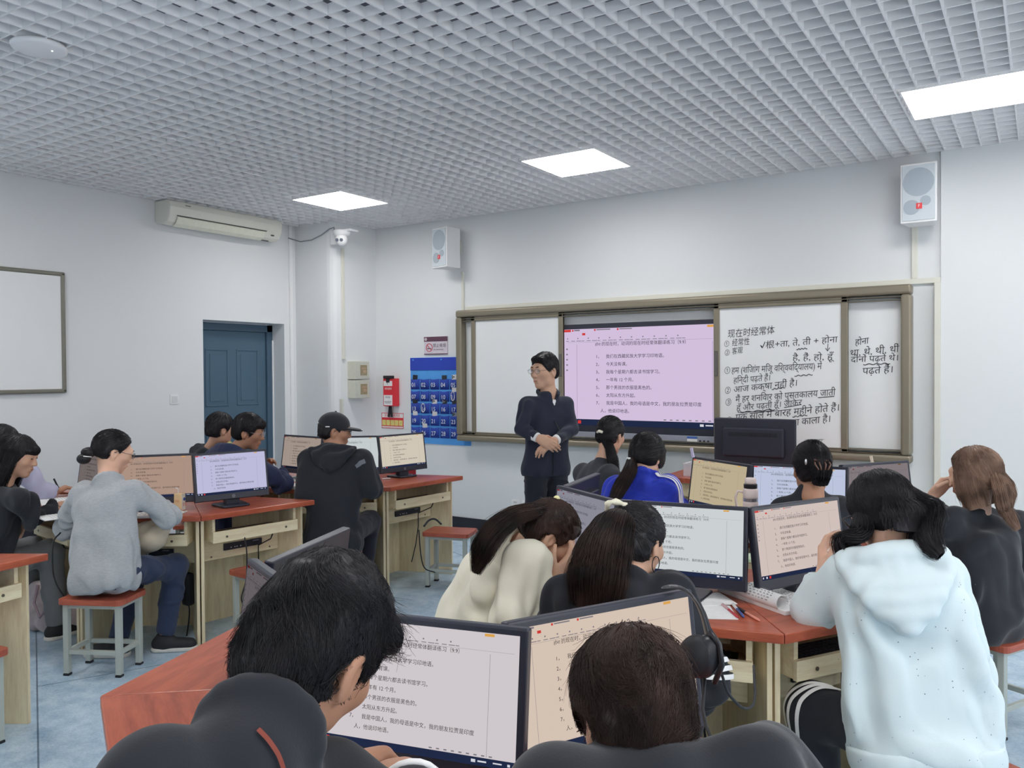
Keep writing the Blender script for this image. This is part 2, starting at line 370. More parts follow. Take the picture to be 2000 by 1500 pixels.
# loudspeakers
m_grille = mat('speaker_grille', alb(190, 197, 202), .6, .3, scale=500, var=.25)
m_cone = mat('speaker_cone', alb(158, 168, 176), .6, .3, scale=500, var=.2)
m_red = mat('red_badge', alb(214, 66, 70), .4)
def loudspeaker(x, z, rz, label, h=.42, w_=.27, d_=.2):
    t = empty('loudspeaker', (x, WY - .15, z), rz, label, 'loudspeaker', 'white wall loudspeakers')
    b = MB(); b.prism([(-w_ / 2, -d_ / 2), (w_ / 2, -d_ / 2), (w_ / 2 * .72, d_ / 2), (-w_ / 2 * .72, d_ / 2)], -h / 2, h / 2); b.build('cabinet', m_white_pl, t, bevel=.006)
    MB().box((0, -d_ / 2 - .003, 0), (w_ - .025, .006, h - .03)).build('grille', m_grille, t, bevel=.003)
    for (cx, cz, r) in ((0, .075, .1), (-.045, -.1, .052), (.045, -.06, .034)):
        MB().cyl((cx, -d_ / 2 - .007, cz), r, .003, 36, (0, 1, 0)).build('driver', m_cone, t)
    b = MB(); b.box((.005, -d_ / 2 - .01, -.095), (.038, .003, .04)); b.build('badge', m_red, t)
    q = MB(); put_text(q, 'F', .03, (-.003, -d_ / 2 - .0125, -.105), (1, 0, 0), (0, 0, 1)); q.build('badge_letter', m_white_pl, t)
    k = MB(); k.tube([(0, d_ / 2 - .02, .02), (0, .15, .02)], .02, 10); k.box((0, .146, .02), (.09, .01, .14)); k.build('wall_bracket', m_cream_pl, t)
loudspeaker(-5.03, 2.845, R_(-14), 'white loudspeaker high on the wall left of the big whiteboard', .40, .24)
loudspeaker(-.742, 2.845, R_(0), 'white loudspeaker high above the right end of the big whiteboard', .42, .235)
# no smoking sign
m_sign = mat('sign_lilac', alb(205, 196, 205), .4); m_plum = mat('sign_plum', alb(92, 62, 78), .4); m_ink = mat('sign_ink', alb(44, 38, 48), .5)
t = empty('no_smoking_sign', (-5.30, WY, 1.877), 0, 'lilac no-smoking sign with plum header above the blue phone pockets', 'sign')
MB().box((0, -.006, 0), (.31, .012, .185)).build('plate', m_sign, t, bevel=.002)
h = MB(); h.box((0, -.013, .068), (.31, .003, .05)); h.box((0, -.013, -.088), (.31, .003, .009)); h.build('header_band', m_plum, t)
r = MB(); r.tube([(-.085 + .04 * math.cos(a), -.0135, -.02 + .04 * math.sin(a)) for a in np.linspace(0, 2 * math.pi, 28)], .004, 6); r.tube([(-.113, -.0135, .008), (-.057, -.0135, -.048)], .004, 6); r.build('prohibition_ring', mat('sign_red', alb(176, 66, 84), .4), t)
k = MB(); k.box((-.085, -.0135, -.03), (.05, .003, .008)); put_text(k, '禁止吸烟', .043, (-.035, -.0135, -.015), (1, 0, 0), (0, 0, 1)); put_text(k, 'NO SMOKING', .021, (-.03, -.0135, -.05), (1, 0, 0), (0, 0, 1)); k.build('writing', m_ink, t)
q = MB(); q.tube([(-.13 + .014 * math.cos(a), -.015, .068 + .014 * math.sin(a)) for a in np.linspace(0, 2 * math.pi, 18)], .003, 5); q.box((-.13, -.015, .068), (.012, .002, .012)); q.build('emblem', m_sign, t)
# electric boxes on the column
m_elec = mat('elec_cream', alb(192, 192, 178), .5, .4); m_elecw = mat('elec_window', alb(152, 138, 108), .25, .5, scale=40, var=.25)
for i, (z, lab) in enumerate(((1.625, 'upper cream electrical box with small window on the corner column'), (1.425, 'lower cream electrical box with small window on the corner column'))):
    t = empty('electrical_box', (-6.12, 6.29, z), 0, lab, 'electrical box', 'cream electrical boxes')
    MB().box((.035, 0, 0), (.11, .22, .192)).build('case', m_elec, t, bevel=.006)
    w = MB(); w.box((.09, .02, 0), (.004, .1, .11)); w.build('window', m_elecw, t)
    q = MB(); q.box((.093, .02, .02), (.003, .07, .015)); q.box((.093, .03, -.012), (.003, .05, .03)); q.build('breaker', mat('breaker', alb(176, 150, 120), .4), t)
# red fire blanket box
m_fire = mat('fire_red', alb(206, 48, 60), .4); m_paper = mat('white_paper', alb(228, 228, 226), .7)
t = empty('fire_blanket', (-5.905, WY, 1.385), 0, 'red wall box with white labels and black straps beside the blue phone pockets', 'fire blanket')
MB().box((0, -.03, 0), (.185, .055, .30)).build('box', m_fire, t, bevel=.006)
s = MB(); s.box((-.01, -.058, .165), (.14, .02, .03)); s.box((-.02, -.055, .135), (.05, .015, .06)); R = Matrix.Rotation(R_(8), 3, 'Y'); s.box((-.025, -.035, -.205), (.022, .012, .13), R); R = Matrix.Rotation(R_(-8), 3, 'Y'); s.box((.0, -.035, -.205), (.022, .012, .13), R); s.build('strap', mat('black_strap', alb(34, 34, 40), .7), t)
p = MB(); p.box((-.02, -.059, .095), (.12, .003, .055)); p.box((-.02, -.059, -.085), (.12, .003, .11)); p.build('label_panel', m_paper, t)
k = MB(); put_text(k, '火', .028, (-.04, -.062, .085), (1, 0, 0), (0, 0, 1)); put_text(k, '灭火毯', .022, (-.055, -.062, -.062), (1, 0, 0), (0, 0, 1)); k.box((-.02, -.0615, -.10), (.1, .001, .004)); k.box((-.02, -.0615, -.115), (.08, .001, .004)); k.build('label_writing', m_ink, t)
k = MB(); put_text(k, '消防器材', .026, (-.07, -.0595, .03), (1, 0, 0), (0, 0, 1)); k.build('white_writing', m_paper, t)
# small red and white poster
t = empty('fire_poster', (-5.912, WY, 1.077), 0, 'small red and white instruction poster under the red wall box', 'poster')
MB().box((0, -.002, 0), (.315, .004, .168)).build('sheet', m_paper, t)
p = MB(); p.box((0, -.0055, -.016), (.3, .002, .095)); p.box((0, -.0055, .08), (.315, .002, .006)); p.box((0, -.0055, -.081), (.315, .002, .006)); p.box((-.155, -.0055, 0), (.005, .002, .168)); p.box((.155, -.0055, 0), (.005, .002, .168)); p.build('red_panel', m_fire, t)
p = MB(); [p.box((-.12 + .06 * i, -.008, -.025), (.052, .002, .06)) for i in range(5)]; p.build('picture', mat('poster_yellow', alb(232, 196, 120), .6, scale=60, var=.35), t)
p = MB(); put_text(p, '灭火器使用方法', .032, (-.115, -.007, .043), (1, 0, 0), (0, 0, 1)); p.build('writing', m_fire, t)
# outlets under the board
for i, (x, lab) in enumerate(((-4.325, 'white socket plate low on the front wall under the whiteboard'), (-4.215, 'smaller white socket plate beside the socket low on the front wall'))):
    t = empty('wall_socket', (x, WY, .297), 0, lab, 'wall socket')
    MB().box((0, -.005, 0), (.088 if i == 0 else .06, .01, .09)).build('plate', m_white_pl, t, bevel=.003)
    if i == 0:
        k = MB()
        for dx, dz in ((-.01, .022), (.01, .022), (0, -.02)): k.box((dx, -.011, dz), (.004, .003, .014))
        k.build('slot', mat('socket_slot', alb(60, 60, 62), .6), t)

# ---------------------------------------------------------------- phone pocket chart
m_roy = mat('royal_blue_cloth', alb(52, 72, 170), .8, .2, scale=200, var=.1); m_sky = mat('sky_blue_cloth', alb(84, 150, 216), .8, .2, scale=8, var=.15)
m_pocket = mat('navy_blue_pocket', alb(48, 70, 156), .7, .25, scale=6, var=.2); m_num = mat('pocket_number_white', alb(214, 220, 236), .6)
PX0, PX1, PZ0, PZ1 = -5.648, -4.86, .845, 1.752
t = empty('phone_pocket_chart', ((PX0 + PX1) / 2, WY, 1.3), 0, 'blue hanging chart of numbered phone pockets left of the big whiteboard', 'pocket chart')
pcx = (PX0 + PX1) / 2
MB().box((0, -.004, 0), (PX1 - PX0, .008, PZ1 - PZ0)).build('backing', m_sky, t)
MB().box((0, -.01, PZ1 - 1.3 - .066), (PX1 - PX0, .008, .132)).build('header', m_roy, t, bevel=.002)
k = MB(); [k.tube([(x, -.013, .43), (x, -.022, .43)], .008, 10) for x in (-.35, .03, .36)]; k.build('eyelet', m_sky, t)
pw, ph = (PX1 - PX0) / 6, .113
rows = [1.472 - .1265 * i for i in range(5)]
n = 0; PHONE_SPOTS = {}
for i in range(5):
    for j in range(6):
        n += 1
        x0 = -(PX1 - PX0) / 2 + pw * j; zt = rows[i] - 1.3 + .057
        k = MB(); m_ = 5; vs = []; fs = []
        for a in range(m_ + 1):
            u = a / m_; xx = x0 + .004 + (pw - .008) * u; bul = .024 * math.sin(math.pi * u); sag = .008 * math.sin(math.pi * u)
            vs += [(xx, -.010 - bul, zt - sag), (xx, -.010 - bul * .8, zt - .055), (xx, -.009, zt - .112)]
        for a in range(m_):
            for q in range(2): fs.append((a * 3 + q, a * 3 + q + 1, a * 3 + q + 4, a * 3 + q + 3))
        k.add(vs, fs); p = k.build('pocket', m_pocket, t, smooth=True)
        sl = p.modifiers.new('thick', 'SOLIDIFY'); sl.thickness = .002
        q = MB(); put_text(q, '%02d' % n, .062, (x0 + pw / 2, -.037, zt - .083), (1, 0, 0), (0, 0, 1), 'CENTER', shrink=.95); q.build('pocket_number', m_num, p)
        PHONE_SPOTS[n] = (pcx + x0 + pw / 2, WY - .0125, 1.3 + zt)
m_ph_dark = mat('phone_black', alb(38, 42, 52), .25, .6); m_ph_white = mat('phone_white', alb(214, 212, 212), .3, .5); m_ph_grey = mat('phone_grey', alb(128, 136, 150), .3, .5)
for (nn, mm, dz, cams, lab) in ((1, m_ph_dark, .03, 0, 'dark phone standing in pocket 01'), (4, m_ph_dark, .025, 0, 'black phone standing in pocket 04'), (5, m_ph_white, .03, 1, 'white phone with camera bump in pocket 05'),
        (6, m_ph_dark, .035, 1, 'black phone in pocket 06 at the edge of the board frame'), (11, m_ph_white, .028, 0, 'pale phone with a beaded strap in pocket 11'), (12, m_ph_white, .04, 1, 'white phone with dark lenses in pocket 12'),
        (13, m_ph_dark, .022, 0, 'dark green phone in pocket 13'), (15, m_ph_white, .03, 1, 'silver phone with camera bump in pocket 15'), (16, m_ph_dark, .025, 1, 'black phone with pale ring in pocket 16'), (17, m_ph_dark, .024, 0, 'plain black phone in pocket 17'),
        (19, m_ph_white, .03, 0, 'pale phone tilted in pocket 19'), (21, m_ph_white, .03, 0, 'pale grey phone in pocket 21'), (23, m_ph_grey, .025, 1, 'grey phone with camera bump in pocket 23'), (26, m_ph_white, .032, 0, 'pale phone in pocket 26 above the cream screen')):
    x, y, z = PHONE_SPOTS[nn]
    t = empty('phone', (x, y, z + dz - .030), 0, lab, 'phone', 'phones in the blue pockets')
    R = Matrix.Rotation(R_((nn * 37 % 13) - 6), 3, 'Y')
    MB().box((0, 0, 0), (.064, .008, .085), R).build('body', mm, t, bevel=.004)
    if cams:
        k = MB(); [k.cyl(R @ Vector((-.02 + a * .018, -.006, .030 - b * .018)), .007, .004, 10, (0, 1, 0)) for a, b in ((0, 0), (1, .5), (0, 1))]; k.build('camera_lens', m_ph_dark if mm is not m_ph_dark else m_ph_grey, t)
for (nn, lab) in ((11, 'white beaded phone strap hanging from pocket 11'), (14, 'silver phone charm hanging over pocket 14'), (18, 'white beaded phone strap hanging at pocket 18')):
    x, y, z = PHONE_SPOTS[nn]; k = MB()
    for a in np.linspace(0, 2 * math.pi, 18): k.ball((x + .022 * math.sin(a), y - .032, z - .05 + .045 * math.cos(a)), .006, 6)
    tag(k.build('phone_strap', m_ph_white, smooth=True), lab, 'phone strap')

# ---------------------------------------------------------------- big sliding whiteboard
BX0, BX1, BZ0, BZ1 = -4.955, -.803, .905, 2.218
BYF = 6.50
t = empty('sliding_whiteboard', ((BX0 + BX1) / 2, WY, 1.56), 0, 'wide bronze-framed sliding whiteboard across the front wall', 'whiteboard')
bc = Vector(((BX0 + BX1) / 2, WY, 1.56))
def L(x, y, z): return (x - bc.x, y - bc.y, z - bc.z)
f = MB(); fw_ = .072
f.span(L(BX0, BYF, BZ1 - fw_), L(BX1, WY - .002, BZ1)); f.span(L(BX0, BYF, BZ0), L(BX1, WY - .002, BZ0 + .06)); f.span(L(BX0, BYF, BZ0 + .06), L(BX0 + fw_, WY - .002, BZ1 - fw_)); f.span(L(BX1 - fw_, BYF, BZ0 + .06), L(BX1, WY - .002, BZ1 - fw_))
o = f.build('outer_frame', m_bronze, t, bevel=.02, segs=4)
f = MB()
for z in (BZ1 - fw_ - .012, BZ1 - fw_ - .035): f.span(L(BX0 + fw_, BYF + .02, z - .006), L(BX1 - fw_, WY - .03, z))
for z in (BZ0 + .07, BZ0 + .092): f.span(L(BX0 + fw_, BYF + .02, z - .006), L(BX1 - fw_, WY - .03, z))
f.build('track', mat('bronze_dark', alb(104, 98, 84), .4, .5, metal=.4), t)
MB().span(L(BX0 + .02, WY - .03, BZ0 + .02), L(BX1 - .02, WY - .012, BZ1 - .02)).build('back_board', m_board, t)
m_hand = mat('marker_ink', alb(52, 54, 58), .6)
def panel(x0, x1, y):
    s = MB(); s.span(L(x0, y, 1.0), L(x1, y + .014, 2.125)); sf = s.build('sliding_panel', m_board, t)
    q = MB(); st = .05
    q.span(L(x0, y - .012, .965), L(x0 + st, y + .022, 2.16)); q.span(L(x1 - st, y - .012, .965), L(x1, y + .022, 2.16)); q.span(L(x0, y - .012, 2.105), L(x1, y + .022, 2.16)); q.span(L(x0, y - .012, .965), L(x1, y + .022, 1.0))
    q.build('panel_frame', m_bronze, sf, bevel=.006); return sf
PYL = 6.535
pl = panel(-4.775, -3.722, PYL); pr = panel(-2.288, -1.24, PYL)
fx = MB().span(L(-1.30, PYL + .05, 1.0), L(-.87, PYL + .06, 2.135)).build('fixed_panel', m_board, t)
fx2 = MB().span(L(-4.88, PYL + .05, 1.0), L(-4.70, PYL + .06, 2.135)).build('fixed_panel', m_board, t)
h = MB(); h.span(L(-3.765, PYL - .02, 1.55), L(-3.735, PYL - .012, 1.76)); h.span(L(-2.278, PYL - .02, 1.55), L(-2.25, PYL - .012, 1.76)); h.build('panel_handle', mat('grey_handle', alb(92, 90, 86), .5), t, bevel=.004)
# handwriting on the right panel: rows follow the photo's slope
def scribble(mb, s, x, z, size, y, up=.0, shrink=1.0, off=-.0008):
    ax = Vector((1, 0, up)).normalized(); put_text(mb, s, size, L(x, y, z), ax, (0, 0, 1), 'LEFT', off * size / .09, .08, shrink)
k = MB(); yy = PYL - .0135 + .012
def HX(px): return -2.244 + (px - 1404) * (-1.292 + 2.244) / (1642 - 1404)
def HZ(px, py):
    s = (px - 1404) / 238.0; zt_ = 592 - 10 * s + 3; zb = 868 + 9 * s; return 2.105 - (py - zt_) / (zb - zt_) * (2.105 - 1.0)
def row(s, px0, py0, px1, py1, size, off=-.0016):
    v, _f = text_mesh(s, size, 'LEFT', off * size); wd = max(p[0] for p in v)
    x0, z0, x1, z1 = HX(px0), HZ(px0, py0), HX(px1), HZ(px1, py1); L_ = math.hypot(x1 - x0, z1 - z0)
    put_text(k, s, size, L(x0, yy, z0), ((x1 - x0) / L_, 0, (z1 - z0) / L_), (0, 0, 1), 'LEFT', off * size, .06, L_ / wd)
row('现在时经常体', 1422, 653, 1517, 645, .075)
row('①', 1414, 672, 1425, 671, .06); row('经常性', 1431, 670, 1467, 667, .066)
row('②', 1415, 690, 1426, 689, .06); row('客观', 1431, 687, 1453, 684, .06)
row('√根+ता, ते, ती + होना', 1488, 676, 1636, 664, .07)
row('↓', 1612, 683, 1622, 682, .08); row('है, हैं, हो, हूँ', 1552, 701, 1630, 699, .07)
row('①', 1414, 727, 1427, 726, .07); row('हम (शिजांग मिंजू विश्वविद्यालय) में', 1430, 727, 1607, 718, .075)
row('हिन्दी पढ़ते हैं।', 1434, 747, 1508, 741, .07)
row('②', 1415, 768, 1428, 767, .07); row('आज कक्षा नहीं है।', 1434, 766, 1560, 752, .075)
row('③', 1416, 792, 1429, 791, .07); row('मैं हर शनिवार को पुस्तकालय जाती', 1438, 786, 1632, 771, .075)
row('हूँ और पढ़ती हूँ। जाकर', 1440, 803, 1570, 791, .068)
row('④', 1419, 829, 1430, 828, .07); row('एक साल में बारह महीने होते हैं।', 1438, 823, 1638, 802, .078)
row('उस लड़के का कपड़ा काला है।', 1438, 846, 1622, 825, .078)
def wavy(x0, y0, x1, y1, amp=1.2, n_=24, straight=False):
    pts = []
    for i in range(n_ + 1):
        u = i / n_; px = x0 + (x1 - x0) * u; py = y0 + (y1 - y0) * u + (0 if straight else amp * math.sin(u * n_ * .9)); pts.append(L(HX(px), yy, HZ(px, py)))
    k.tube(pts, .003, 5)
wavy(1448, 806, 1518, 800); wavy(1536, 796, 1568, 790, straight=True); wavy(1556, 732, 1590, 729); wavy(1512, 759, 1538, 755); wavy(1600, 776, 1630, 773, straight=True); wavy(1552, 815, 1580, 811); wavy(1560, 678, 1580, 676)
wavy(1449, 806, 1517, 803, straight=True)
k.build('handwriting', m_hand, pr)
k = MB(); yy = PYL + .05 - .002
def HX(px): return -1.245 + (px - 1656) * (-.87 + 1.245) / (1757 - 1656)
def HZ(px, py):
    s = (px - 1656) / 101.0; zt_ = 583 - 5 * s; zb = 877 + 4 * s; return 2.12 - (py - zt_) / (zb - zt_) * (2.12 - 1.0)
row('होना', 1668, 672, 1694, 668, .07); row('था, थे, थी, थीं', 1658, 694, 1750, 685, .075); row('दोनों पढ़ते थे।', 1660, 706, 1748, 702, .066); row('पढ़ते हैं।', 1682, 730, 1738, 726, .075)
wavy(1684, 710, 1734, 708)
k.build('handwriting', m_hand, fx)
# interactive display between the panels
SCREEN_TEXT = [('1，', '我们在西藏民族大学学习印地语。'), ('2，', '今天没有课。'), ('3，', '我每个星期六都去读书馆学习。'), ('4，', '一年有 12 个月。'), ('5，', '那个男孩的衣服是黑色的。'), ('6，', '太阳从东方升起。'), ('7，', '我是中国人，我的母语是中文，我的朋友拉贾是印度')]
m_text = mat('screen_text_black', (.012, .012, .016, 1), .7, .1)
m_ui_red = glow('ui_red', lin(226, 66, 62), SCREEN_GAIN); m_ui_grey = glow('ui_grey', lin(150, 146, 156), SCREEN_GAIN * .8); m_ui_taskbar = glow('ui_taskbar', lin(38, 48, 78), SCREEN_GAIN); m_ui_orange = glow('ui_orange', lin(240, 180, 90), SCREEN_GAIN); m_ui_white = glow('ui_white', (.8, .82, .9), SCREEN_GAIN)
def screen_content(W, H, put, detail=True):
    """(text, ui) mesh builders for a W x H screen; put(x, y, k) -> point with x right, y up from the lower left, k layers in front"""
    ax = Vector(put(1, 0, 0)) - Vector(put(0, 0, 0)); ay = Vector(put(0, 1, 0)) - Vector(put(0, 0, 0))
    tx = MB(); ch = .0238 * W
    def T(s, fx, fy, size): put_text(tx, s, size, put(fx * W, (1 - fy) * H, 1), ax, ay, 'LEFT', .00004 * size)
    T('होना', .196, .178, ch * .9); T('的现在时，动词的现在时经常体翻译练习（9.9）', .236, .178, ch)
    for i, (a, s) in enumerate(SCREEN_TEXT):
        fy = .305 + .0795 * i; T(a, .2, fy, ch); T(s, .262, fy, ch)
    T('人，他说印地语。', .226, .305 + .0795 * 7, ch)
    def B(mb, x0, y0, x1, y1, k=1):
        mb.add([put(x0 * W, (1 - y1) * H, k), put(x1 * W, (1 - y1) * H, k), put(x1 * W, (1 - y0) * H, k), put(x0 * W, (1 - y0) * H, k)], [(0, 1, 2, 3)])
    ui = MB()
    ui.cur = 0; B(ui, 0, .003, .043, .028); B(ui, .05, .006, .06, .024); B(ui, .115, .043, .135, .066); B(ui, .19, .006, .2, .024); B(ui, .33, .006, .34, .024); B(ui, .085, .952, .105, .985, 2)
    ui.cur = 1
    for i in range(22):
        x = .012 + .033 * i; B(ui, x, .121, x + .018 + .006 * (i % 3), .127)
        if i % 2 == 0: B(ui, x + .006, .092, x + .013, .104)
    for i in range(5): B(ui, .012, .2 + .055 * i, .022, .215 + .055 * i)
    B(ui, .064, .006, .1, .02); B(ui, .205, .008, .29, .018); B(ui, .345, .008, .42, .018); B(ui, .08, .16, .0815, .93); B(ui, .868, .16, .8695, .93); B(ui, .02, .138, .98, .1395)
    for i in range(9): B(ui, .6 + .035 * i, .918, .615 + .035 * i, .928)
    ui.cur = 2; B(ui, 0, .938, 1, 1)
    ui.cur = 3; B(ui, .84, .006, .885, .028)
    ui.cur = 4; B(ui, .012, .955, .024, .98, 2); B(ui, .05, .953, .066, .982, 2); B(ui, .80, .955, .82, .978, 2); B(ui, .83, .96, .87, .972, 2); B(ui, .9, .96, .94, .97, 2); B(ui, .965, .957, .977, .976, 2)
    return tx, ui
UI_MATS = [m_ui_red, m_ui_grey, m_ui_taskbar, m_ui_orange, m_ui_white]
m_bezel = mat('black_bezel', alb(40, 42, 54), .35, .5, scale=10, var=.05); m_silver = mat('silver_grey_bar', alb(150, 154, 166), .35, .5, metal=.3)
TX0, TX1, TZ0, TZ1 = -3.79, -2.02, 1.03, 2.03
d = empty('interactive_display', ((TX0 + TX1) / 2, 6.615, 1.52), 0, 'large lilac touch display showing a translation exercise between the whiteboard panels', 'display')
dc = Vector(((TX0 + TX1) / 2, 6.615, 1.52))
bz = MB(); bz.span((TX0 - dc.x, -.06, 1.045 - dc.z), (TX1 - dc.x, .0, TZ1 - dc.z)); bz.build('bezel', m_bezel, d, bevel=.006)
bz = MB(); bz.span((TX0 - dc.x, -.062, .99 - dc.z), (TX1 - dc.x, .0, 1.045 - dc.z)); bz.build('lower_bar', m_silver, d, bevel=.004)
sx0, sx1, sz0, sz1 = -3.722, -2.09, 1.105, 1.985
sm = MB(); sm.add([(sx0 - dc.x, -.0615, sz0 - dc.z), (sx1 - dc.x, -.0615, sz0 - dc.z), (sx1 - dc.x, -.0615, sz1 - dc.z), (sx0 - dc.x, -.0615, sz1 - dc.z)], [(0, 1, 2, 3)])
scr = sm.build('screen', glow('screen_lilac', lin(226, 206, 238), SCREEN_GAIN * 1.05), d)
tx, ui = screen_content(sx1 - sx0, sz1 - sz0, lambda x, y, kk: (sx0 - dc.x + x, -.0615 - .0006 * kk, sz0 - dc.z + y))
tx.build('screen_text', m_text, scr); ui.build('screen_interface', UI_MATS, scr)
st = MB(); st.cur = 0; st.box((.42, -.0635, 1.03 - dc.z), (.09, .002, .018)); st.cur = 1; st.box((.42, -.0635, 1.008 - dc.z), (.09, .002, .022)); st.cur = 2; [st.cyl((.49 + .035 * i, -.0635, 1.003 - dc.z), .009, .003, 12, (0, 1, 0)) for i in range(3)]
st.build('sticker', [mat('sticker_blue', alb(66, 100, 170), .5), m_paper, m_ink], d)
# ------------------------------------------------------------------ workstation islands
m_top = wood('cherry_tabletop', alb(138, 64, 46), alb(176, 92, 66), (5, .7, 5), 5, .28, .45, .04)
m_ash = wood('ash_panel', alb(204, 186, 152), alb(226, 212, 180), (7, 7, .8), 4, .5, .3, .03)
m_ashh = wood('ash_rail', alb(206, 188, 154), alb(228, 214, 182), (7, .8, 7), 4, .5, .3, .03)
m_edge = mat('edge_band', alb(224, 206, 160), .45)
m_kb = mat('keyboard_black', alb(34, 36, 42), .5, .4); m_pc = mat('computer_black', alb(30, 33, 44), .4, .5)
m_cable = mat('black_cable', alb(26, 27, 32), .5)
S8, AP, DESK_H = .768, .927, .78
HALF = S8 / 2
CL = {'A': (-4.907, 3.418), 'B': (-4.785, 4.82), 'C': (-4.672, 1.397), 'D': (-1.264, 3.349), 'E': (-1.245, 1.783), 'F': (-1.227, 4.779)}
def loft_panel(mb, r0, r1, side, z0, z1, th=.018):
    """upright board that runs along a radial edge of the unit"""
    t8 = math.tan(math.pi / 8) * side
    n = Vector((t8, -1 * (1 if side > 0 else 1), 0)); ax = Vector((1, t8, 0)).normalized(); nn = Vector((-ax.y, ax.x, 0)) * (-side)
    a = Vector((r0, r0 * t8, 0)); b = Vector((r1, r1 * t8, 0)); g = nn * .004
    mb.prism([tuple((p)[:2]) for p in (a + g, b + g, b + g + nn * th, a + g + nn * th)], z0, z1)
def make_desk():
    t = empty('computer_desk', (0, 0, 0), 0)
    hw = HALF - .0012
    k0 = .15
    MB().prism([(AP, -hw), (AP, hw), (AP * k0, hw * k0), (AP * k0, -hw * k0)], DESK_H - .032, DESK_H).build('tabletop', m_top, t, bevel=.003)
    for sd in (-1, 1):
        m = MB(); loft_panel(m, .34, .842, sd, 0, DESK_H - .033); m.build('side_panel', m_ash, t, bevel=.0012)
    MB().box((.42, 0, .28), (.018, .33, .56)).build('back_panel', m_ash, t)
    b = MB(); b.span((.665, -.265, .455), (.683, .265, .59)); b.build('rail', m_ashh, t, bevel=.001)
    k = MB()
    for y in (-.2, .2): k.cyl((.6845, y, .475), .006, .003, 10, (1, 0, 0))
    k.build('screw', m_screw, t)
    y = MB()
    y.span((.56, -.282, .60), (.862, -.264, DESK_H - .033)); y.span((.56, .264, .60), (.862, .282, DESK_H - .033)); y.span((.56, -.264, .6), (.862, .264, .612)); y.span((.862, -.286, .598), (.88, .286, .664))
    tr = y.build('keyboard_tray', m_ashh, t, bevel=.001)
    k = MB()
    for yy in (-.2, .2): k.cyl((.8815, yy, .628), .007, .003, 10, (1, 0, 0))
    k.build('screw', m_screw, tr)
    k = MB(); k.tube([(.86, .12, .6), (.84, .115, .56), (.70, .11, .5), (.70, .11, .4), (.66, .12, .25), (.60, .13, .1)], .004, 6); k.tube([(.60, .29, .66), (.72, .30, .6), (.72, .30, .45), (.6, .29, .3)], .003, 6); k.build('cable', m_cable, t, smooth=True)
    return t
def place(proto, loc, rz, label, cat, group=None, first=False):
    o = proto if first else copy_tree(proto)
    o.location = loc; o.rotation_euler = (0, 0, rz); tag(o, label, cat, group); return o
DESKS = [('A', 171, 'cherry-topped desk under the bluish screen near the empty red stool seat'), ('A', 126, 'cherry-topped desk where the person in the grey top writes'), ('A', 81, 'cherry-topped desk under the notebooks at the left of the grey top'), ('A', 36, 'cherry-topped desk hidden behind the left writers by the left wall'),
         ('B', 174, 'cherry-topped desk with the cream screen beside the blue pocket chart'), ('B', 129, 'cherry-topped desk in front of the person in the black cap'), ('B', 84, 'cherry-topped desk in front of the person with glasses in navy'), ('B', 39, 'cherry-topped desk farthest back before the blue door'),
         ('C', 189, 'cherry-topped desk cut by the left picture edge, pale side panel in full view'), ('C', 144, 'next cherry-topped desk of the left cut-off island, outside the picture'),
         ('D', 14, 'cherry-topped desk under the monitor seen from behind in the middle island'), ('D', 59, 'cherry-topped desk in front of the person in the cream shirt'), ('D', 104, 'cherry-topped desk with pens and loose white paper'), ('D', 149, 'cherry-topped desk with the curled notebook before the pale blue hoodie'),
         ('E', 17.8, 'orange-red desk with bare long edge in the left foreground'), ('E', 62.8, 'orange-red foreground desk with bare wooden corner'), ('E', 107.8, 'foreground desk before the person with the tousled black hair'), ('E', 152.8, 'foreground desk before the person with the dark brown hair'),
         ('F', 14, 'desk by the front wall under the two ponytails, leftmost of its island'), ('F', 59, 'desk in front of the person in the royal blue jacket'), ('F', 104, 'desk in front of the person with the claw clip'), ('F', 149, 'desk in front of the person with long light brown hair')]
proto_desk = make_desk(); DESK_OBJ = {}
for i, (c, a, lab) in enumerate(DESKS):
    DESK_OBJ[c, a] = place(proto_desk, (CL[c][0], CL[c][1], 0), R_(a + 180), lab, 'desk', 'computer desks', i == 0)
def on_desk(c, a, r, y, z=DESK_H):
    """point on a desk: r metres out from the island centre, y along the front edge"""
    o = R_(a + 180); return (CL[c][0] + r * math.cos(o) - y * math.sin(o), CL[c][1] + r * math.sin(o) + y * math.cos(o), z)

# keyboards in the trays, slim computers in the rails
def make_keyboard():
    t = empty('keyboard', (0, 0, 0)); MB().box((0, 0, .008), (.15, .46, .014)).build('case', m_kb, t, bevel=.004)
    k = MB(); [k.box((-.055 + .022 * i, -.2 + .021 * j, .018), (.017, .017, .008)) for i in range(6) for j in range(20)]; q = k.build('keys', mat('key_black', alb(44, 46, 54), .5), t); return t
def make_pc():
    t = empty('slim_computer', (0, 0, 0)); MB().box((-.06, 0, 0), (.12, .26, .042)).build('case', m_pc, t, bevel=.002)
    p = MB(); [p.cyl((.0015, -.085 + .018 * i, -.006), .004, .003, 10, (1, 0, 0)) for i in (0, 1.4, 2.2, 3.6)]; p.build('port', mat('port_grey', alb(168, 172, 180), .4), t)
    p = MB(); p.box((.001, .085, .012), (.002, .04, .006)); p.build('logo', mat('pc_logo', alb(110, 112, 124), .5), t); return t
kp, pp = make_keyboard(), make_pc()
SEEN = [('A', 171, 'under the bluish screen'), ('A', 126, 'before the person in the grey top'), ('A', 81, 'at the far left writers'), ('B', 174, 'under the cream screen'), ('B', 129, 'before the person in the black cap'), ('D', 104, 'under the desk with the loose pens'), ('D', 149, 'before the pale blue hoodie'), ('C', 189, 'at the left picture edge')]
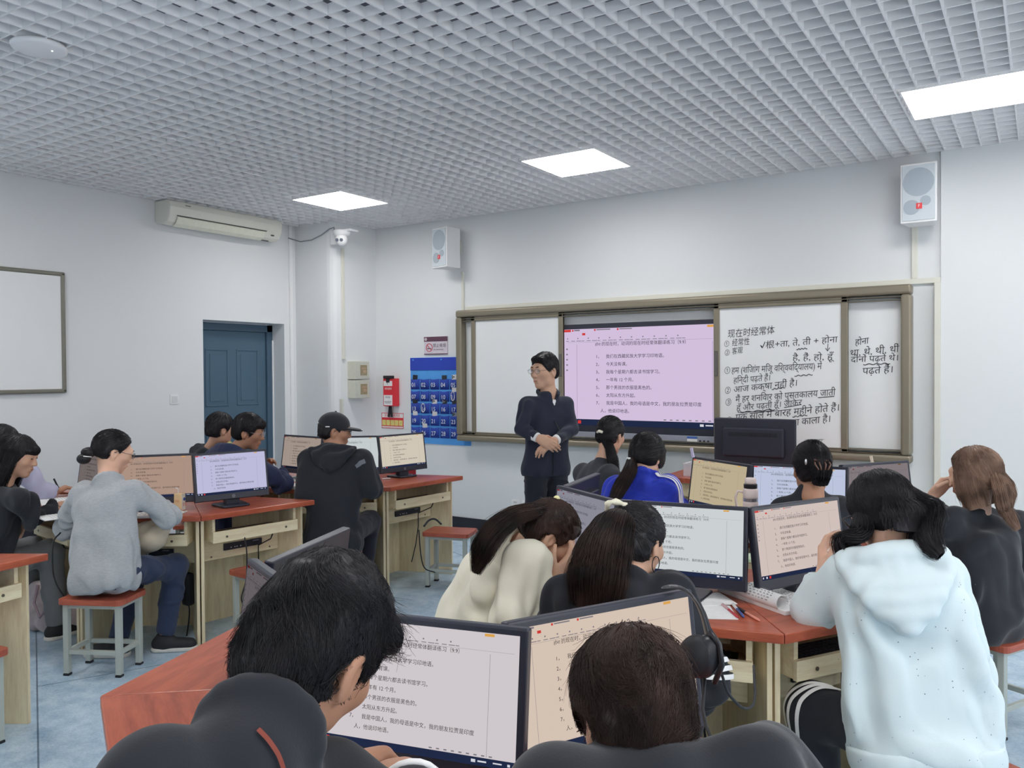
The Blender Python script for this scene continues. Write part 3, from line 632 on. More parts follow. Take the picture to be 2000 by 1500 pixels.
for i, (c, a, w) in enumerate(SEEN):
    x, y, z = on_desk(c, a, .76, 0, .614); place(kp, (x, y, z), R_(a + 180), 'black keyboard on the pull-out tray ' + w, 'keyboard', 'black keyboards', i == 0)
    x, y, z = on_desk(c, a, .695, .01, .523); place(pp, (x, y, z), R_(a + 180), 'slim black computer set in the pale rail ' + w, 'computer', 'slim black computers', i == 0)

# monitors
m_mback = mat('monitor_back', alb(74, 77, 86), .45, .4, scale=10, var=.05)
MW, MH, TILT = .47, .295, R_(8)
def make_monitor():
    """screen faces local +x, base on the desk"""
    t = empty('monitor', (0, 0, 0))
    T = Matrix.Rotation(-TILT, 3, 'Y'); o = Vector((.045, 0, .045)); up = T @ Vector((0, 0, 1)); fx = T @ Vector((1, 0, 0))
    def P(x, y, z): return o + fx * x + Vector((0, y, 0)) + up * z
    b = MB(); b.box(P(-.014, 0, MH / 2), (.028, MW, MH), T); b.box(P(-.036, 0, MH * .48), (.03, MW * .72, MH * .62), T); o1 = b.build('bezel', m_bezel, t, bevel=.005)
    v = MB(); [v.box(P(-.052, -.11 + .0076 * i, MH * .66), (.003, .003, .03), T) for i in range(30)]; v.build('vent', m_kb, t)
    s = MB(); y0, y1, z0, z1 = -.22, .22, .038, .038 + .2425
    s.add([P(.0006, y0, z0), P(.0006, y1, z0), P(.0006, y1, z1), P(.0006, y0, z1)], [(0, 1, 2, 3)])
    sc_ = s.build('screen', glow('screen_default', (1, 1, 1), 1), t)
    tx, ui = screen_content(y1 - y0, z1 - z0, lambda x, y, k: P(.0006 + .0004 * k, y0 + x, z0 + y))
    tx.build('screen_text', m_text, sc_); ui.build('screen_interface', UI_MATS, sc_)
    lg = MB(); c = P(.0012, 0, .019); lg.tube([c + Vector((0, .009 * math.cos(a), 0)) + up * .009 * math.sin(a) for a in np.linspace(0, 2 * math.pi, 18)], .0011, 5); put_text(lg, 'hp', .012, P(.0014, -.0065, .0165), (0, 1, 0), up, slant=.2)
    lg.build('logo', mat('logo_silver', alb(150, 154, 168), .4), t)
    st = MB(); st.box((-.012, 0, .085), (.03, .075, .15)); st.prism([(.09, -.085), (.1, -.06), (.1, .06), (.09, .085), (-.06, .10), (-.08, .08), (-.08, -.08), (-.06, -.10)], 0, .014); st.box((.01, 0, .03), (.05, .09, .04)); st.build('stand', m_bezel, t, bevel=.006)
    return t
pm = make_monitor()
K = 1.0667
MON = [('A', (-4.224, 3.232), -15, (206, 204, 238), 'monitor with bluish-white screen at the right end of the left island'),
       ('A', (-4.469, 2.88), -38, (186, 158, 142), 'monitor with dull orange-brown screen behind the juice carton'),
       ('A', (-4.99, 2.815), 261 - 360, (122, 112, 112), 'dim grey-brown monitor half hidden behind the black hair bun'),
       ('B', (-4.224, 4.832), -8.8, (226, 216, 198), 'monitor with cream screen next to the blue pocket chart'),
       ('B', (-4.435, 4.475), -50, (214, 222, 224), 'monitor with white screen behind the black cap wearer'),
       ('B', (-4.78, 4.33), -94, (176, 160, 150), 'monitor with tan screen left of the black cap wearer'),
       ('B', (-5.02, 4.75), 219, (150, 140, 140), 'monitor seen from behind sticking up above the tan screen'),
       ('D', (-1.525, 2.85), 239, (150, 150, 164), 'monitor with dull grey screen beyond the bowed brown head'),
       ('D', (-1.10, 2.795), 279, (222, 228, 230), 'monitor with bright white screen before the long dark ponytail'),
       ('D', (-.757, 3.04), -26.5, (228, 210, 204), 'monitor with pale pink screen before the pale blue hoodie'),
       ('D', (-1.74, 3.20), 190, (120, 120, 128), 'monitor seen from behind beside the royal blue jacket'),
       ('E', (-1.035, 1.222), 284, (226, 218, 222), 'large foreground monitor with pinkish-white screen, partly behind tousled black hair'),
       ('E', (-.757, 1.495), -27, (232, 212, 196), 'large foreground monitor with peach screen and headphones hung on it'),
       ('E', (-1.525, 1.29), 246, (110, 104, 108), 'foreground monitor turned away so only its left frame edge shows'),
       ('E', (-1.76, 1.61), 200, (110, 104, 108), 'foreground monitor seen from behind above the tousled black hair'),
       ('F', (-1.45, 4.235), 238, (204, 188, 156), 'monitor with sand-coloured screen next to the pink bottle'),
       ('F', (-1.035, 4.215), 276, (204, 214, 240), 'monitor with light blue screen behind the claw-clip hairdo'),
       ('F', (-.725, 4.53), -33, (142, 132, 136), 'dim mauve-grey monitor under the right end of the big whiteboard')]
for i, (c, (x, y), a, rgb, lab) in enumerate(MON):
    o = place(pm, (x, y, DESK_H), R_(a), lab, 'monitor', 'computer monitors', i == 0)
    for ch in kids(o):
        if ch.name.startswith('screen'):
            ch.data = ch.data if i == 0 else ch.data.copy()
            if i == 0: ch.data = ch.data.copy()
            ch.data.materials[0] = glow('screen_glow_%d' % i, lin(*rgb), SCREEN_GAIN * 1.02)
            if max(rgb) < 180:       # turned-down screens: their interface is as dim as the page
                kdim = (max(rgb) / 255) ** 2.2
                for g_ in kids(ch):
                    if g_.name.startswith('screen_interface'):
                        g_.data = g_.data.copy()
                        for q_, (nm_, c_) in enumerate((('red', (226, 66, 62)), ('grey', (150, 146, 156)), ('bar', (38, 48, 78)), ('orange', (240, 180, 90)), ('white', (228, 230, 244)))): g_.data.materials[q_] = glow('ui_dim_%s_%d' % (nm_, max(rgb)), lin(*c_), SCREEN_GAIN * kdim * .8)
# the teacher's podium with its own monitor, seen from behind
t = empty('teacher_desk', (-1.75, 6.02, 0), 0, 'red-topped teacher desk before the whiteboard', 'desk')
MB().box((0, -.05, .80), (1.25, .80, .035)).build('tabletop', m_top, t, bevel=.003, rot=None)
b = MB(); b.box((-.58, -.05, .39), (.02, .74, .78)); b.box((.58, -.05, .39), (.02, .74, .78)); b.box((0, .28, .42), (1.14, .02, .70)); b.build('body', m_ash, t)
b = MB(); b.box((0, -.33, .72), (1.14, .02, .1)); b.build('drawer_front', m_ashh, t)
t = empty('monitor', (-1.83, 6.12, .8175), 0, 'wide black monitor on the teacher desk with its vented back towards the room', 'monitor', 'computer monitors')
b = MB(); b.box((0, .0, .235), (.62, .03, .36)); b.box((0, -.03, .235), (.46, .04, .22)); b.build('housing', m_bezel, t, bevel=.012)
b = MB(); [b.box((-.18 + .009 * i, -.051, .295), (.004, .003, .028)) for i in range(41)]; b.build('vent', m_kb, t)
b = MB(); b.box((0, -.005, .1), (.09, .03, .2)); b.box((0, 0, .008), (.26, .2, .016)); b.build('stand', m_bezel, t, bevel=.004)
b = MB(); b.add([(-.29, .016, .075), (-.29, .016, .395), (.29, .016, .395), (.29, .016, .075)], [(0, 1, 2, 3)]); b.build('screen', mat('dark_screen', (.02, .02, .03, 1), .2), t)

# stools
m_leg = mat('stool_grey_green', alb(170, 176, 170), .45, .4, scale=6, var=.05); m_seat = wood('stool_seat_cherry', alb(146, 72, 56), alb(176, 94, 74), (.8, 6, 6), 5, .35, .4, .03)
SH = .412
def make_stool():
    t = empty('stool', (0, 0, 0)); w, d = .362, .256
    p = [(sx * (w / 2 - .0), sy * (d / 2 - .0)) for sx, sy in ((-1, -1), (1, -1), (1, 1), (-1, 1))]
    q = []
    for (sx, sy), a0 in zip(((1, 1), (-1, 1), (-1, -1), (1, -1)), (0, 90, 180, 270)):
        for a in (0, 30, 60, 90): q.append((sx * (w / 2 - .028) + .028 * math.cos(R_(a0 + a)), sy * (d / 2 - .028) + .028 * math.sin(R_(a0 + a))))
    MB().prism(q, SH - .03, SH).build('seat', m_seat, t, bevel=.003)
    lx, ly = .147, .092
    for sx in (-1, 1):
        for sy in (-1, 1):
            l = MB().box((sx * lx, sy * ly, (SH - .03) / 2 + .006), (.03, .03, SH - .042)).build('leg', m_leg, t, bevel=.003)
            MB().box((sx * lx, sy * ly, .005), (.032, .032, .012)).build('rubber_foot', m_kb, l, bevel=.002)
    b = MB(); z = SH - .042
    for sy in (-1, 1): b.box((0, sy * ly, z), (2 * lx, .02, .022))
    for sx in (-1, 1): b.box((sx * lx, 0, z), (.02, 2 * ly, .022))
    b.build('apron', m_leg, t); b = MB(); z = .125
    for sy in (-1, 1): b.box((0, sy * ly, z), (2 * lx - .03, .018, .024))
    for sx in (-1, 1): b.box((sx * lx, 0, z), (.018, 2 * ly - .03, .024))
    b.build('stretcher', m_leg, t, bevel=.002); return t
ps = make_stool()
STOOLS = [((-4.255, 2.425), 27, 'red-topped grey stool under the person in the grey top'), ((-3.99, 3.30), 86, 'empty red-topped stool in front of the bluish screen desk, cut by the foreground monitor'), ((-3.72, 4.80), 18, 'empty red-topped stool standing under the cream screen desk'),
          ((-.16, 4.22), 63, 'red-topped stool under the person with long light brown hair'), ((-3.86, 1.53), 99, 'red-topped stool cut by the left picture edge'), ((-3.99, 3.88), 41, 'red-topped stool under the black cap wearer'), ((-4.88, 3.66), -5, 'red-topped stool under the person with glasses in navy'),
          ((-5.10, 2.24), -9, 'red-topped stool under the black-jacketed writer at the left edge'), ((-.865, .66), 18, 'red-topped stool under the person with tousled black hair'), ((-.19, 1.24), 63, 'red-topped stool under the person with dark brown hair'),
          ((-1.90, 2.345), -31, 'red-topped stool under the person in the cream shirt'), ((-.965, 2.17), 14, 'red-topped stool under the person with the long dark ponytail'), ((-.235, 2.72), 59, 'red-topped stool under the pale blue hoodie wearer'), ((-2.36, 4.50), -76, 'red-topped stool under the person in the dark jacket with ponytail'),
          ((-1.84, 3.78), -31, 'red-topped stool under the royal blue jacket wearer'), ((-.94, 3.63), 14, 'red-topped stool under the person with the claw clip'), ((-5.70, 4.02), -51, 'red-topped stool under the dark hood at the back'), ((-5.87, 2.71), -54, 'red-topped stool under the lavender sleeve writer')]
for i, ((x, y), a, lab) in enumerate(STOOLS): place(ps, (x, y, 0), R_(a), lab, 'stool', 'red-topped stools', i == 0)
# ------------------------------------------------------------------ bodies grown as smooth implicit surfaces
def V3(p): return np.array(p, float)
def unit(v): v = V3(v); return v / (np.linalg.norm(v) + 1e-12)
class Field:
    def __init__(s, lo, hi, h):
        s.lo = V3(lo); s.h = h; n = np.ceil((V3(hi) - s.lo) / h).astype(int) + 1
        s.f = np.full(n, .4, np.float32); s.n = n
    def reg(s, lo, hi):
        a = np.clip(np.floor((V3(lo) - s.lo) / s.h).astype(int), 0, s.n); b = np.clip(np.ceil((V3(hi) - s.lo) / s.h).astype(int) + 1, 0, s.n)
        if np.any(b <= a): return None, None
        sl = tuple(slice(a[i], b[i]) for i in range(3))
        P = [(np.arange(a[i], b[i], dtype=np.float32) * s.h + s.lo[i]).reshape([-1 if j == i else 1 for j in range(3)]) for i in range(3)]
        return sl, P
    def mix(s, sl, d, k, op):
        a = s.f[sl]
        if op == 'add':
            hh = np.maximum(k - np.abs(a - d), 0) / k; s.f[sl] = np.minimum(a, d) - hh * hh * (k * .25)
        else:
            d = -d; hh = np.maximum(k - np.abs(a - d), 0) / k; s.f[sl] = np.maximum(a, d) + hh * hh * (k * .25)
        return s
    def rc(s, a, b, ra, rb=None, k=.02, flat=None, op='add', cut=False, cuta=False):
        a, b = V3(a), V3(b); rb = ra if rb is None else rb; r = max(ra, rb); m = r + k + 2 * s.h
        sl, P = s.reg(np.minimum(a, b) - m, np.maximum(a, b) + m)
        if sl is None: return s
        q = [P[i] - a[i] for i in range(3)]; ab = b - a; raw = q
        if flat is not None:
            n, sc = unit(flat[0]), flat[1]; c = (q[0] * n[0] + q[1] * n[1] + q[2] * n[2]) * (1 / sc - 1); q = [q[i] + n[i] * c for i in range(3)]; ab2 = ab + n * (ab @ n) * (1 / sc - 1)
        else: ab2 = ab; sc = 1
        t = np.clip((q[0] * ab2[0] + q[1] * ab2[1] + q[2] * ab2[2]) / (ab2 @ ab2 + 1e-9), 0, 1)
        d = np.sqrt((q[0] - t * ab2[0]) ** 2 + (q[1] - t * ab2[1]) ** 2 + (q[2] - t * ab2[2]) ** 2) - (ra + (rb - ra) * t)
        if sc < 1: d = d * np.where(d < 0, sc, (sc + 1) / 2)
        u = unit(ab)
        if cut: d = np.maximum(d, (P[0] - b[0]) * u[0] + (P[1] - b[1]) * u[1] + (P[2] - b[2]) * u[2])
        if cuta: d = np.maximum(d, -(raw[0] * u[0] + raw[1] * u[1] + raw[2] * u[2]))
        return s.mix(sl, d, k, op)
    def el(s, c, r, A=None, k=.02, op='add'):
        c, r = V3(c), V3(r); A = np.eye(3) if A is None else A; m = np.abs(A) @ r + k + 2 * s.h
        sl, P = s.reg(c - m, c + m)
        if sl is None: return s
        q = [P[i] - c[i] for i in range(3)]; L_ = [(q[0] * A[0, j] + q[1] * A[1, j] + q[2] * A[2, j]) for j in range(3)]
        k0 = np.sqrt(sum((L_[j] / r[j]) ** 2 for j in range(3))); k1 = np.sqrt(sum((L_[j] / r[j] ** 2) ** 2 for j in range(3))) + 1e-6
        return s.mix(sl, k0 * (k0 - 1) / k1, k, op)
    def plane(s, p, n, k=.01):
        """cut away what lies on the side n points to"""
        p, n = V3(p), unit(n); sl, P = s.reg(s.lo, s.lo + s.h * s.n)
        return s.mix(sl, -((P[0] - p[0]) * n[0] + (P[1] - p[1]) * n[1] + (P[2] - p[2]) * n[2]), k, 'sub')
    def cutbox(s, fn, k=.008):
        sl, P = s.reg(s.lo, s.lo + s.h * s.n); return s.mix(sl, fn(P), k, 'sub')
    def sample(s, p):
        g = (np.asarray(p) - s.lo) / s.h; g = np.clip(g, 0, s.n - 1.001); i = g.astype(int); t = g - i; f = s.f; o = 0
        for dx in (0, 1):
            for dy in (0, 1):
                for dz in (0, 1):
                    o = o + f[i[:, 0] + dx, i[:, 1] + dy, i[:, 2] + dz] * (t[:, 0] if dx else 1 - t[:, 0]) * (t[:, 1] if dy else 1 - t[:, 1]) * (t[:, 2] if dz else 1 - t[:, 2])
        return o
    def grad(s, p):
        e = s.h; g = np.stack([s.sample(p + np.eye(3)[i] * e) - s.sample(p - np.eye(3)[i] * e) for i in range(3)], -1)
        return g / (np.linalg.norm(g, axis=1, keepdims=True) + 1e-9)
    def onto(s, p, lift=0, it=4):
        p = np.array(p, float)
        for _ in range(it): p = p - s.grad(p) * (s.sample(p) - lift)[:, None]
        return p
    def nets(s):
        f = s.f; ins = f < 0
        c = ins[:-1, :-1, :-1].astype(np.uint8)
        for dx in (0, 1):
            for dy in (0, 1):
                for dz in (0, 1):
                    if dx + dy + dz: c = c + ins[dx:f.shape[0] - 1 + dx, dy:f.shape[1] - 1 + dy, dz:f.shape[2] - 1 + dz]
        act = (c > 0) & (c < 8); idx = np.argwhere(act); n = len(idx)
        ids = np.full(act.shape, -1, np.int32); ids[act] = np.arange(n)
        cor = {(a, b, d): f[idx[:, 0] + a, idx[:, 1] + b, idx[:, 2] + d] for a in (0, 1) for b in (0, 1) for d in (0, 1)}
        acc = np.zeros((n, 3)); cnt = np.zeros(n)
        for a in cor:
            for ax in range(3):
                if a[ax] == 0:
                    b = list(a); b[ax] = 1; va, vb = cor[a], cor[tuple(b)]; m = (va < 0) != (vb < 0)
                    t = np.where(m, va / np.where(m, va - vb, 1), 0); p = np.tile(np.array(a, float), (n, 1)); p[:, ax] += t
                    acc += p * m[:, None]; cnt += m
        v = (idx + acc / cnt[:, None]) * s.h + s.lo; F = []
        for ax in range(3):
            u, w = [(1, 2), (2, 0), (0, 1)][ax]
            A = [slice(None)] * 3; B = [slice(None)] * 3; A[ax] = slice(0, -1); B[ax] = slice(1, None)
            e = ins[tuple(A)] != ins[tuple(B)]; e_i = np.argwhere(e)
            e_i = e_i[(e_i[:, u] > 0) & (e_i[:, w] > 0) & (e_i[:, u] < f.shape[u] - 1) & (e_i[:, w] < f.shape[w] - 1)]
            inside = ins[e_i[:, 0], e_i[:, 1], e_i[:, 2]]; q = []
            for du, dw in ((-1, -1), (0, -1), (0, 0), (-1, 0)):
                t = e_i.copy(); t[:, u] += du; t[:, w] += dw; q.append(ids[t[:, 0], t[:, 1], t[:, 2]])
            q = np.stack(q, 1); q[~inside] = q[~inside][:, ::-1]; F.append(q)
        return v, np.concatenate(F)
_lat = np.random.default_rng(5).random((32, 32, 32))
def noise3(p):
    i = np.floor(p).astype(int); t = p - i; t = t * t * (3 - 2 * t); o = 0
    for dx in (0, 1):
        for dy in (0, 1):
            for dz in (0, 1):
                o = o + _lat[(i[:, 0] + dx) % 32, (i[:, 1] + dy) % 32, (i[:, 2] + dz) % 32] * (t[:, 0] if dx else 1 - t[:, 0]) * (t[:, 1] if dy else 1 - t[:, 1]) * (t[:, 2] if dz else 1 - t[:, 2])
    return o * 2 - 1
def smooth_mesh(v, f, it):
    if not it: return v
    e = np.concatenate([f[:, [0, 1]], f[:, [1, 2]], f[:, [2, 3]], f[:, [3, 0]]]); e = np.concatenate([e, e[:, ::-1]])
    for _ in range(it):
        a = np.zeros_like(v); c = np.bincount(e[:, 0], minlength=len(v))
        for k in range(3): a[:, k] = np.bincount(e[:, 0], weights=v[e[:, 1], k], minlength=len(v))
        v = v * .4 + .6 * a / np.maximum(c, 1)[:, None]
    return v
def link_mesh(name, v, f, m, parent, smooth=True):
    me = bpy.data.meshes.new(name); me.vertices.add(len(v)); me.vertices.foreach_set('co', np.asarray(v, np.float32).ravel())
    f = np.asarray(f, np.int32); k = f.shape[1]; me.loops.add(f.size); me.polygons.add(len(f)); me.loops.foreach_set('vertex_index', f.ravel())
    me.polygons.foreach_set('loop_start', np.arange(0, f.size, k, dtype=np.int32)); me.polygons.foreach_set('loop_total', np.full(len(f), k, np.int32))
    me.update(calc_edges=True); me.validate()
    if smooth: me.polygons.foreach_set('use_smooth', np.ones(len(me.polygons), bool))
    me.materials.append(m); o = bpy.data.objects.new(name, me); COL.objects.link(o)
    if parent is not None: o.parent = parent
    return o
def grow(F, name, m, parent, org, folds=(), smooth=2):
    """folds: (amplitude, scale, stretch axis, stretch, ridged)"""
    v, f = F.nets()
    if len(v) == 0: return None
    v = smooth_mesh(v, f, smooth)
    if folds:
        g = F.grad(v); d = np.zeros(len(v))
        for amp, sc, ax, st, ridge in folds:
            q = v * sc
            if ax is not None:
                ax = unit(ax); q = q - np.outer(q @ ax, ax) * (1 - st)
            q = q + .5 * np.stack([noise3(v * sc * .6 + 7.3), noise3(v * sc * .6 + 17.1), noise3(v * sc * .6 + 3.7)], 1)
            if ridge == 'drape':
                e = unit(np.cross(ax, V3((.31, .17, .93)) if abs(unit(ax)[2]) < .8 else V3((.8, .5, .1)))); ph = 6.283 * sc * (v @ e) + 5.0 * noise3(v * 3.1 + st * 40) + 1.6 * noise3(v * 9 + 3.3)
                w = np.sin(ph); d += amp * (np.sign(w) * np.abs(w) ** .7 - .2) * np.clip(.25 + 1.6 * noise3(v * 4.3 + st * 71), 0, 1); continue
            n = noise3(q); d += amp * ((np.exp(-(n / .17) ** 2) * 1.5 - .55) * np.clip(.35 + 1.1 * noise3(v * sc * .33 + 31.7), 0, 1.2) if ridge else n)
        v = v + g * d[:, None]
    return link_mesh(name, v - V3(org), f, m, parent)
def ribbon(F, pts, width, name, m, parent, org, lift=.0015, n=40, sm=True):
    """band of cloth laid on a surface along a polyline"""
    pts = V3(pts); seg = np.r_[0, np.cumsum(np.linalg.norm(np.diff(pts, axis=0), axis=1))]; t = np.linspace(0, seg[-1], n)
    p = np.stack([np.interp(t, seg, pts[:, i]) for i in range(3)], 1); p = F.onto(p, lift)
    for _ in range(2): p[1:-1] = (p[:-2] + 2 * p[1:-1] + p[2:]) / 4
    p = F.onto(p, lift, 2); g = F.grad(p); tg = np.gradient(p, axis=0); s = np.cross(g, tg); s /= np.linalg.norm(s, axis=1, keepdims=True) + 1e-9
    a, b = F.onto(p - s * width / 2, lift, 2), F.onto(p + s * width / 2, lift, 2)
    v = np.concatenate([a, p + g * .0006, b]); i = np.arange(n - 1)
    f = np.concatenate([np.stack([i, i + 1, i + 1 + n, i + n], 1), np.stack([i + n, i + n + 1, i + 2 * n + 1, i + 2 * n], 1)])
    return link_mesh(name, v - V3(org), f, m, parent, sm)
def tubes(P, r, name, m, parent, org, taper=True):
    """P: (N, S, 3) strands as three-sided hairs"""
    N, S = P.shape[:2]; t = np.gradient(P, axis=1); t /= np.linalg.norm(t, axis=2, keepdims=True) + 1e-9
    up = np.where(np.abs(t[..., 2:3]) < .9, np.array([0, 0, 1.]), np.array([1., 0, 0])); a = np.cross(t, up); a /= np.linalg.norm(a, axis=2, keepdims=True) + 1e-9; b = np.cross(t, a)
    rr = (np.asarray(r).reshape(-1, 1, 1) * (np.linspace(1, .25, S) if taper else np.ones(S)).reshape(1, S, 1))
    V = np.stack([P + rr * (a * math.cos(k * 2.0944) + b * math.sin(k * 2.0944)) for k in range(3)], 2).reshape(-1, 3)
    base = (np.arange(N) * S * 3)[:, None, None] + (np.arange(S - 1) * 3)[None, :, None]; k = np.arange(3)[None, None, :]; k2 = (k + 1) % 3
    f = np.stack([base + k, base + k2, base + 3 + k2, base + 3 + k], -1).reshape(-1, 4)
    return V - V3(org), f
def head_axes(yaw, pitch=0, roll=0):
    """columns: right, forward, up; pitch > 0 looks down, roll > 0 leans to the person's right"""
    y, p, r = R_(yaw), R_(pitch), R_(roll); fw = V3((math.cos(y), math.sin(y), 0)); rt = V3((math.sin(y), -math.cos(y), 0)); up = V3((0, 0, 1))
    f2 = fw * math.cos(p) - up * math.sin(p); u2 = fw * math.sin(p) + up * math.cos(p)
    r3 = rt * math.cos(r) - u2 * math.sin(r); u3 = rt * math.sin(r) + u2 * math.cos(r)
    return np.stack([r3, f2, u3], 1)
def head_sdf(F, H, A, s=1.0, detail=True):
    T = lambda x, y, z: V3(H) + A @ (V3((x, y, z)) * s)
    E = lambda c, r, k=.02, op='add': F.el(T(*c), V3(r) * s, A, k * s, op)
    C = lambda a, b, ra, rb=None, k=.02, op='add': F.rc(T(*a), T(*b), ra * s, (ra if rb is None else rb) * s, k * s, op=op)
    E((0, -.014, .03), (.074, .094, .086)); E((0, .022, -.03), (.056, .070, .076), .04); E((0, .06, -.094), (.024, .022, .02), .035)
    for x in (-1, 1):
        E((x * .044, .0, -.062), (.016, .03, .024), .04); E((x * .04, .055, -.012), (.026, .026, .022), .03)
        E((x * .078, -.014, -.002), (.009, .021, .033), .008); E((x * .083, -.006, .002), (.006, .011, .018), .006, 'sub')
        E((x * .074, -.012, -.03), (.008, .010, .012), .008)
        if detail: E((x * .031, .100, .014), (.016, .016, .010), .016, 'sub'); E((x * .031, .079, .012), (.015, .013, .010), .006)
    C((-.034, .080, .034), (.034, .080, .034), .014, k=.02)
    C((0, .088, .02), (0, .107, -.022), .007, .0105, .014)
    for x in (-1, 1): E((x * .011, .098, -.026), (.008, .011, .008), .008)
    if detail:
        C((-.018, .086, -.052), (.018, .086, -.052), .007, k=.008); C((-.015, .085, -.064), (.015, .085, -.064), .008, k=.008)
        C((-.02, .096, -.058), (.02, .096, -.058), .002, k=.005, op='sub')
    return T
def hand_sdf(F, w, tip, palm, right=True, s=1.0, curl=.5, thumb=.5, spread=1.0):
    w = V3(w); f = unit(V3(tip) - w); n = V3(palm); n = unit(n - f * (n @ f)); t = np.cross(f, n) * (1 if right else -1)
    fc = np.broadcast_to(curl, 4)
    kn = [(.027, .088), (.009, .092), (-.009, .087), (-.026, .079)]; ln = [(.042, .026, .021), (.047, .029, .022), (.043, .027, .021), (.033, .021, .019)]
    for (o, L_), l, cu in zip(kn, ln, fc):
        k0 = w + (f * L_ + t * o * spread) * s; F.rc(w + t * o * .55 * s + f * .012 * s, k0, .0135 * s, .0115 * s, .016 * s)
        ang = 0; p = k0
        for j, (seg, rad, turn) in enumerate(zip(l, (.0092, .0084, .0076), (.9, 1.25, .85))):
            ang += turn * cu; q = p + (f * math.cos(ang) + n * math.sin(ang) + t * .04 * np.sign(o) * (spread - .6)) * seg * s
            F.rc(p, q, rad * s, (rad - .0006) * s, .004 * s); p = q
    F.el(w + (f * .045 + n * .004) * s, V3((.036, .046, .014)) * s, np.stack([t, f, n], 1), .012 * s)
    b = w + (f * .024 + t * .024 + n * .008) * s; d1 = unit(f * .62 + t * (.8 - .5 * thumb) + n * (.2 + .5 * thumb)); d2 = unit(f * .85 + t * (.45 - .6 * thumb) + n * (.2 + .5 * thumb)); d3 = unit(f * .9 + t * (.3 - .6 * thumb) + n * (.15 + .45 * thumb))
    m1 = b + d1 * .040 * s; m2 = m1 + d2 * .031 * s; m3 = m2 + d3 * .024 * s
    F.rc(w + (f * .015 + t * .012) * s, b, .014 * s, .014 * s, .012 * s); F.rc(b, m1, .0135 * s, .0105 * s, .008 * s); F.rc(m1, m2, .0105 * s, .009 * s, .004 * s); F.rc(m2, m3, .009 * s, .0075 * s, .004 * s)

m_skin = mat('skin_tan', alb(196, 156, 132), .5, .4, scale=25, var=.06, sss=.12, bump=.05, bscale=220)
m_skin2 = mat('skin_brown', alb(168, 124, 100), .5, .4, scale=25, var=.07, sss=.12, bump=.05, bscale=220)
m_skin3 = mat('skin_fair', alb(214, 172, 148), .5, .4, scale=25, var=.05, sss=.12, bump=.04, bscale=220)
def hair_mat(name, c, c2, rough=.45):
    if name in MATS: return MATS[name]
    m = bpy.data.materials.new(name); MATS[name] = m; m.use_nodes = True; nt = m.node_tree; b = nt.nodes['Principled BSDF']
    tc = nt.nodes.new('ShaderNodeTexCoord'); n = nt.nodes.new('ShaderNodeTexNoise'); n.inputs['Scale'].default_value = 14; n.inputs['Detail'].default_value = 2
    nt.links.new(tc.outputs['Object'], n.inputs['Vector']); r = nt.nodes.new('ShaderNodeValToRGB'); r.color_ramp.elements[0].position = .35; r.color_ramp.elements[1].position = .7
    r.color_ramp.elements[0].color = c; r.color_ramp.elements[1].color = c2; nt.links.new(n.outputs['Fac'], r.inputs[0]); nt.links.new(r.outputs[0], b.inputs['Base Color'])
    b.inputs['Roughness'].default_value = rough; b.inputs['Specular IOR Level'].default_value = .3; b.inputs['Anisotropic'].default_value = .4
    return m
m_hair = hair_mat('hair_black', alb(24, 23, 26), alb(46, 44, 48)); m_hairb = hair_mat('hair_dark_brown', alb(36, 25, 22), alb(66, 48, 42)); m_hairl = hair_mat('hair_light_brown', alb(104, 80, 66), alb(152, 122, 104), .42); m_hairr = hair_mat('hair_reddish_black', alb(28, 22, 22), alb(62, 46, 40))
def cloth(name, rgb, rough=.88, var=.06, scale=14, bump=.12, bscale=320, stretch=(1, 1, 1), sheen=.15): return mat(name, alb(*rgb), rough, .25, scale=scale, var=var, bump=bump, bscale=bscale, stretch=stretch, sheen=sheen)
m_eye = mat('eye_dark', alb(34, 26, 24), .2, .6); m_brow = mat('brow_dark', alb(36, 30, 30), .7); m_lip = mat('lip', alb(160, 100, 92), .45); m_lens = mat('glasses_frame_black', alb(34, 34, 40), .3, .6)
def glass_mat():
    m = bpy.data.materials.new('clear_lens'); m.use_nodes = True; b = m.node_tree.nodes['Principled BSDF']; b.inputs['Base Color'].default_value = (.9, .95, 1, 1); b.inputs['Roughness'].default_value = .05; b.inputs['Alpha'].default_value = .18; return m
m_glass = glass_mat()

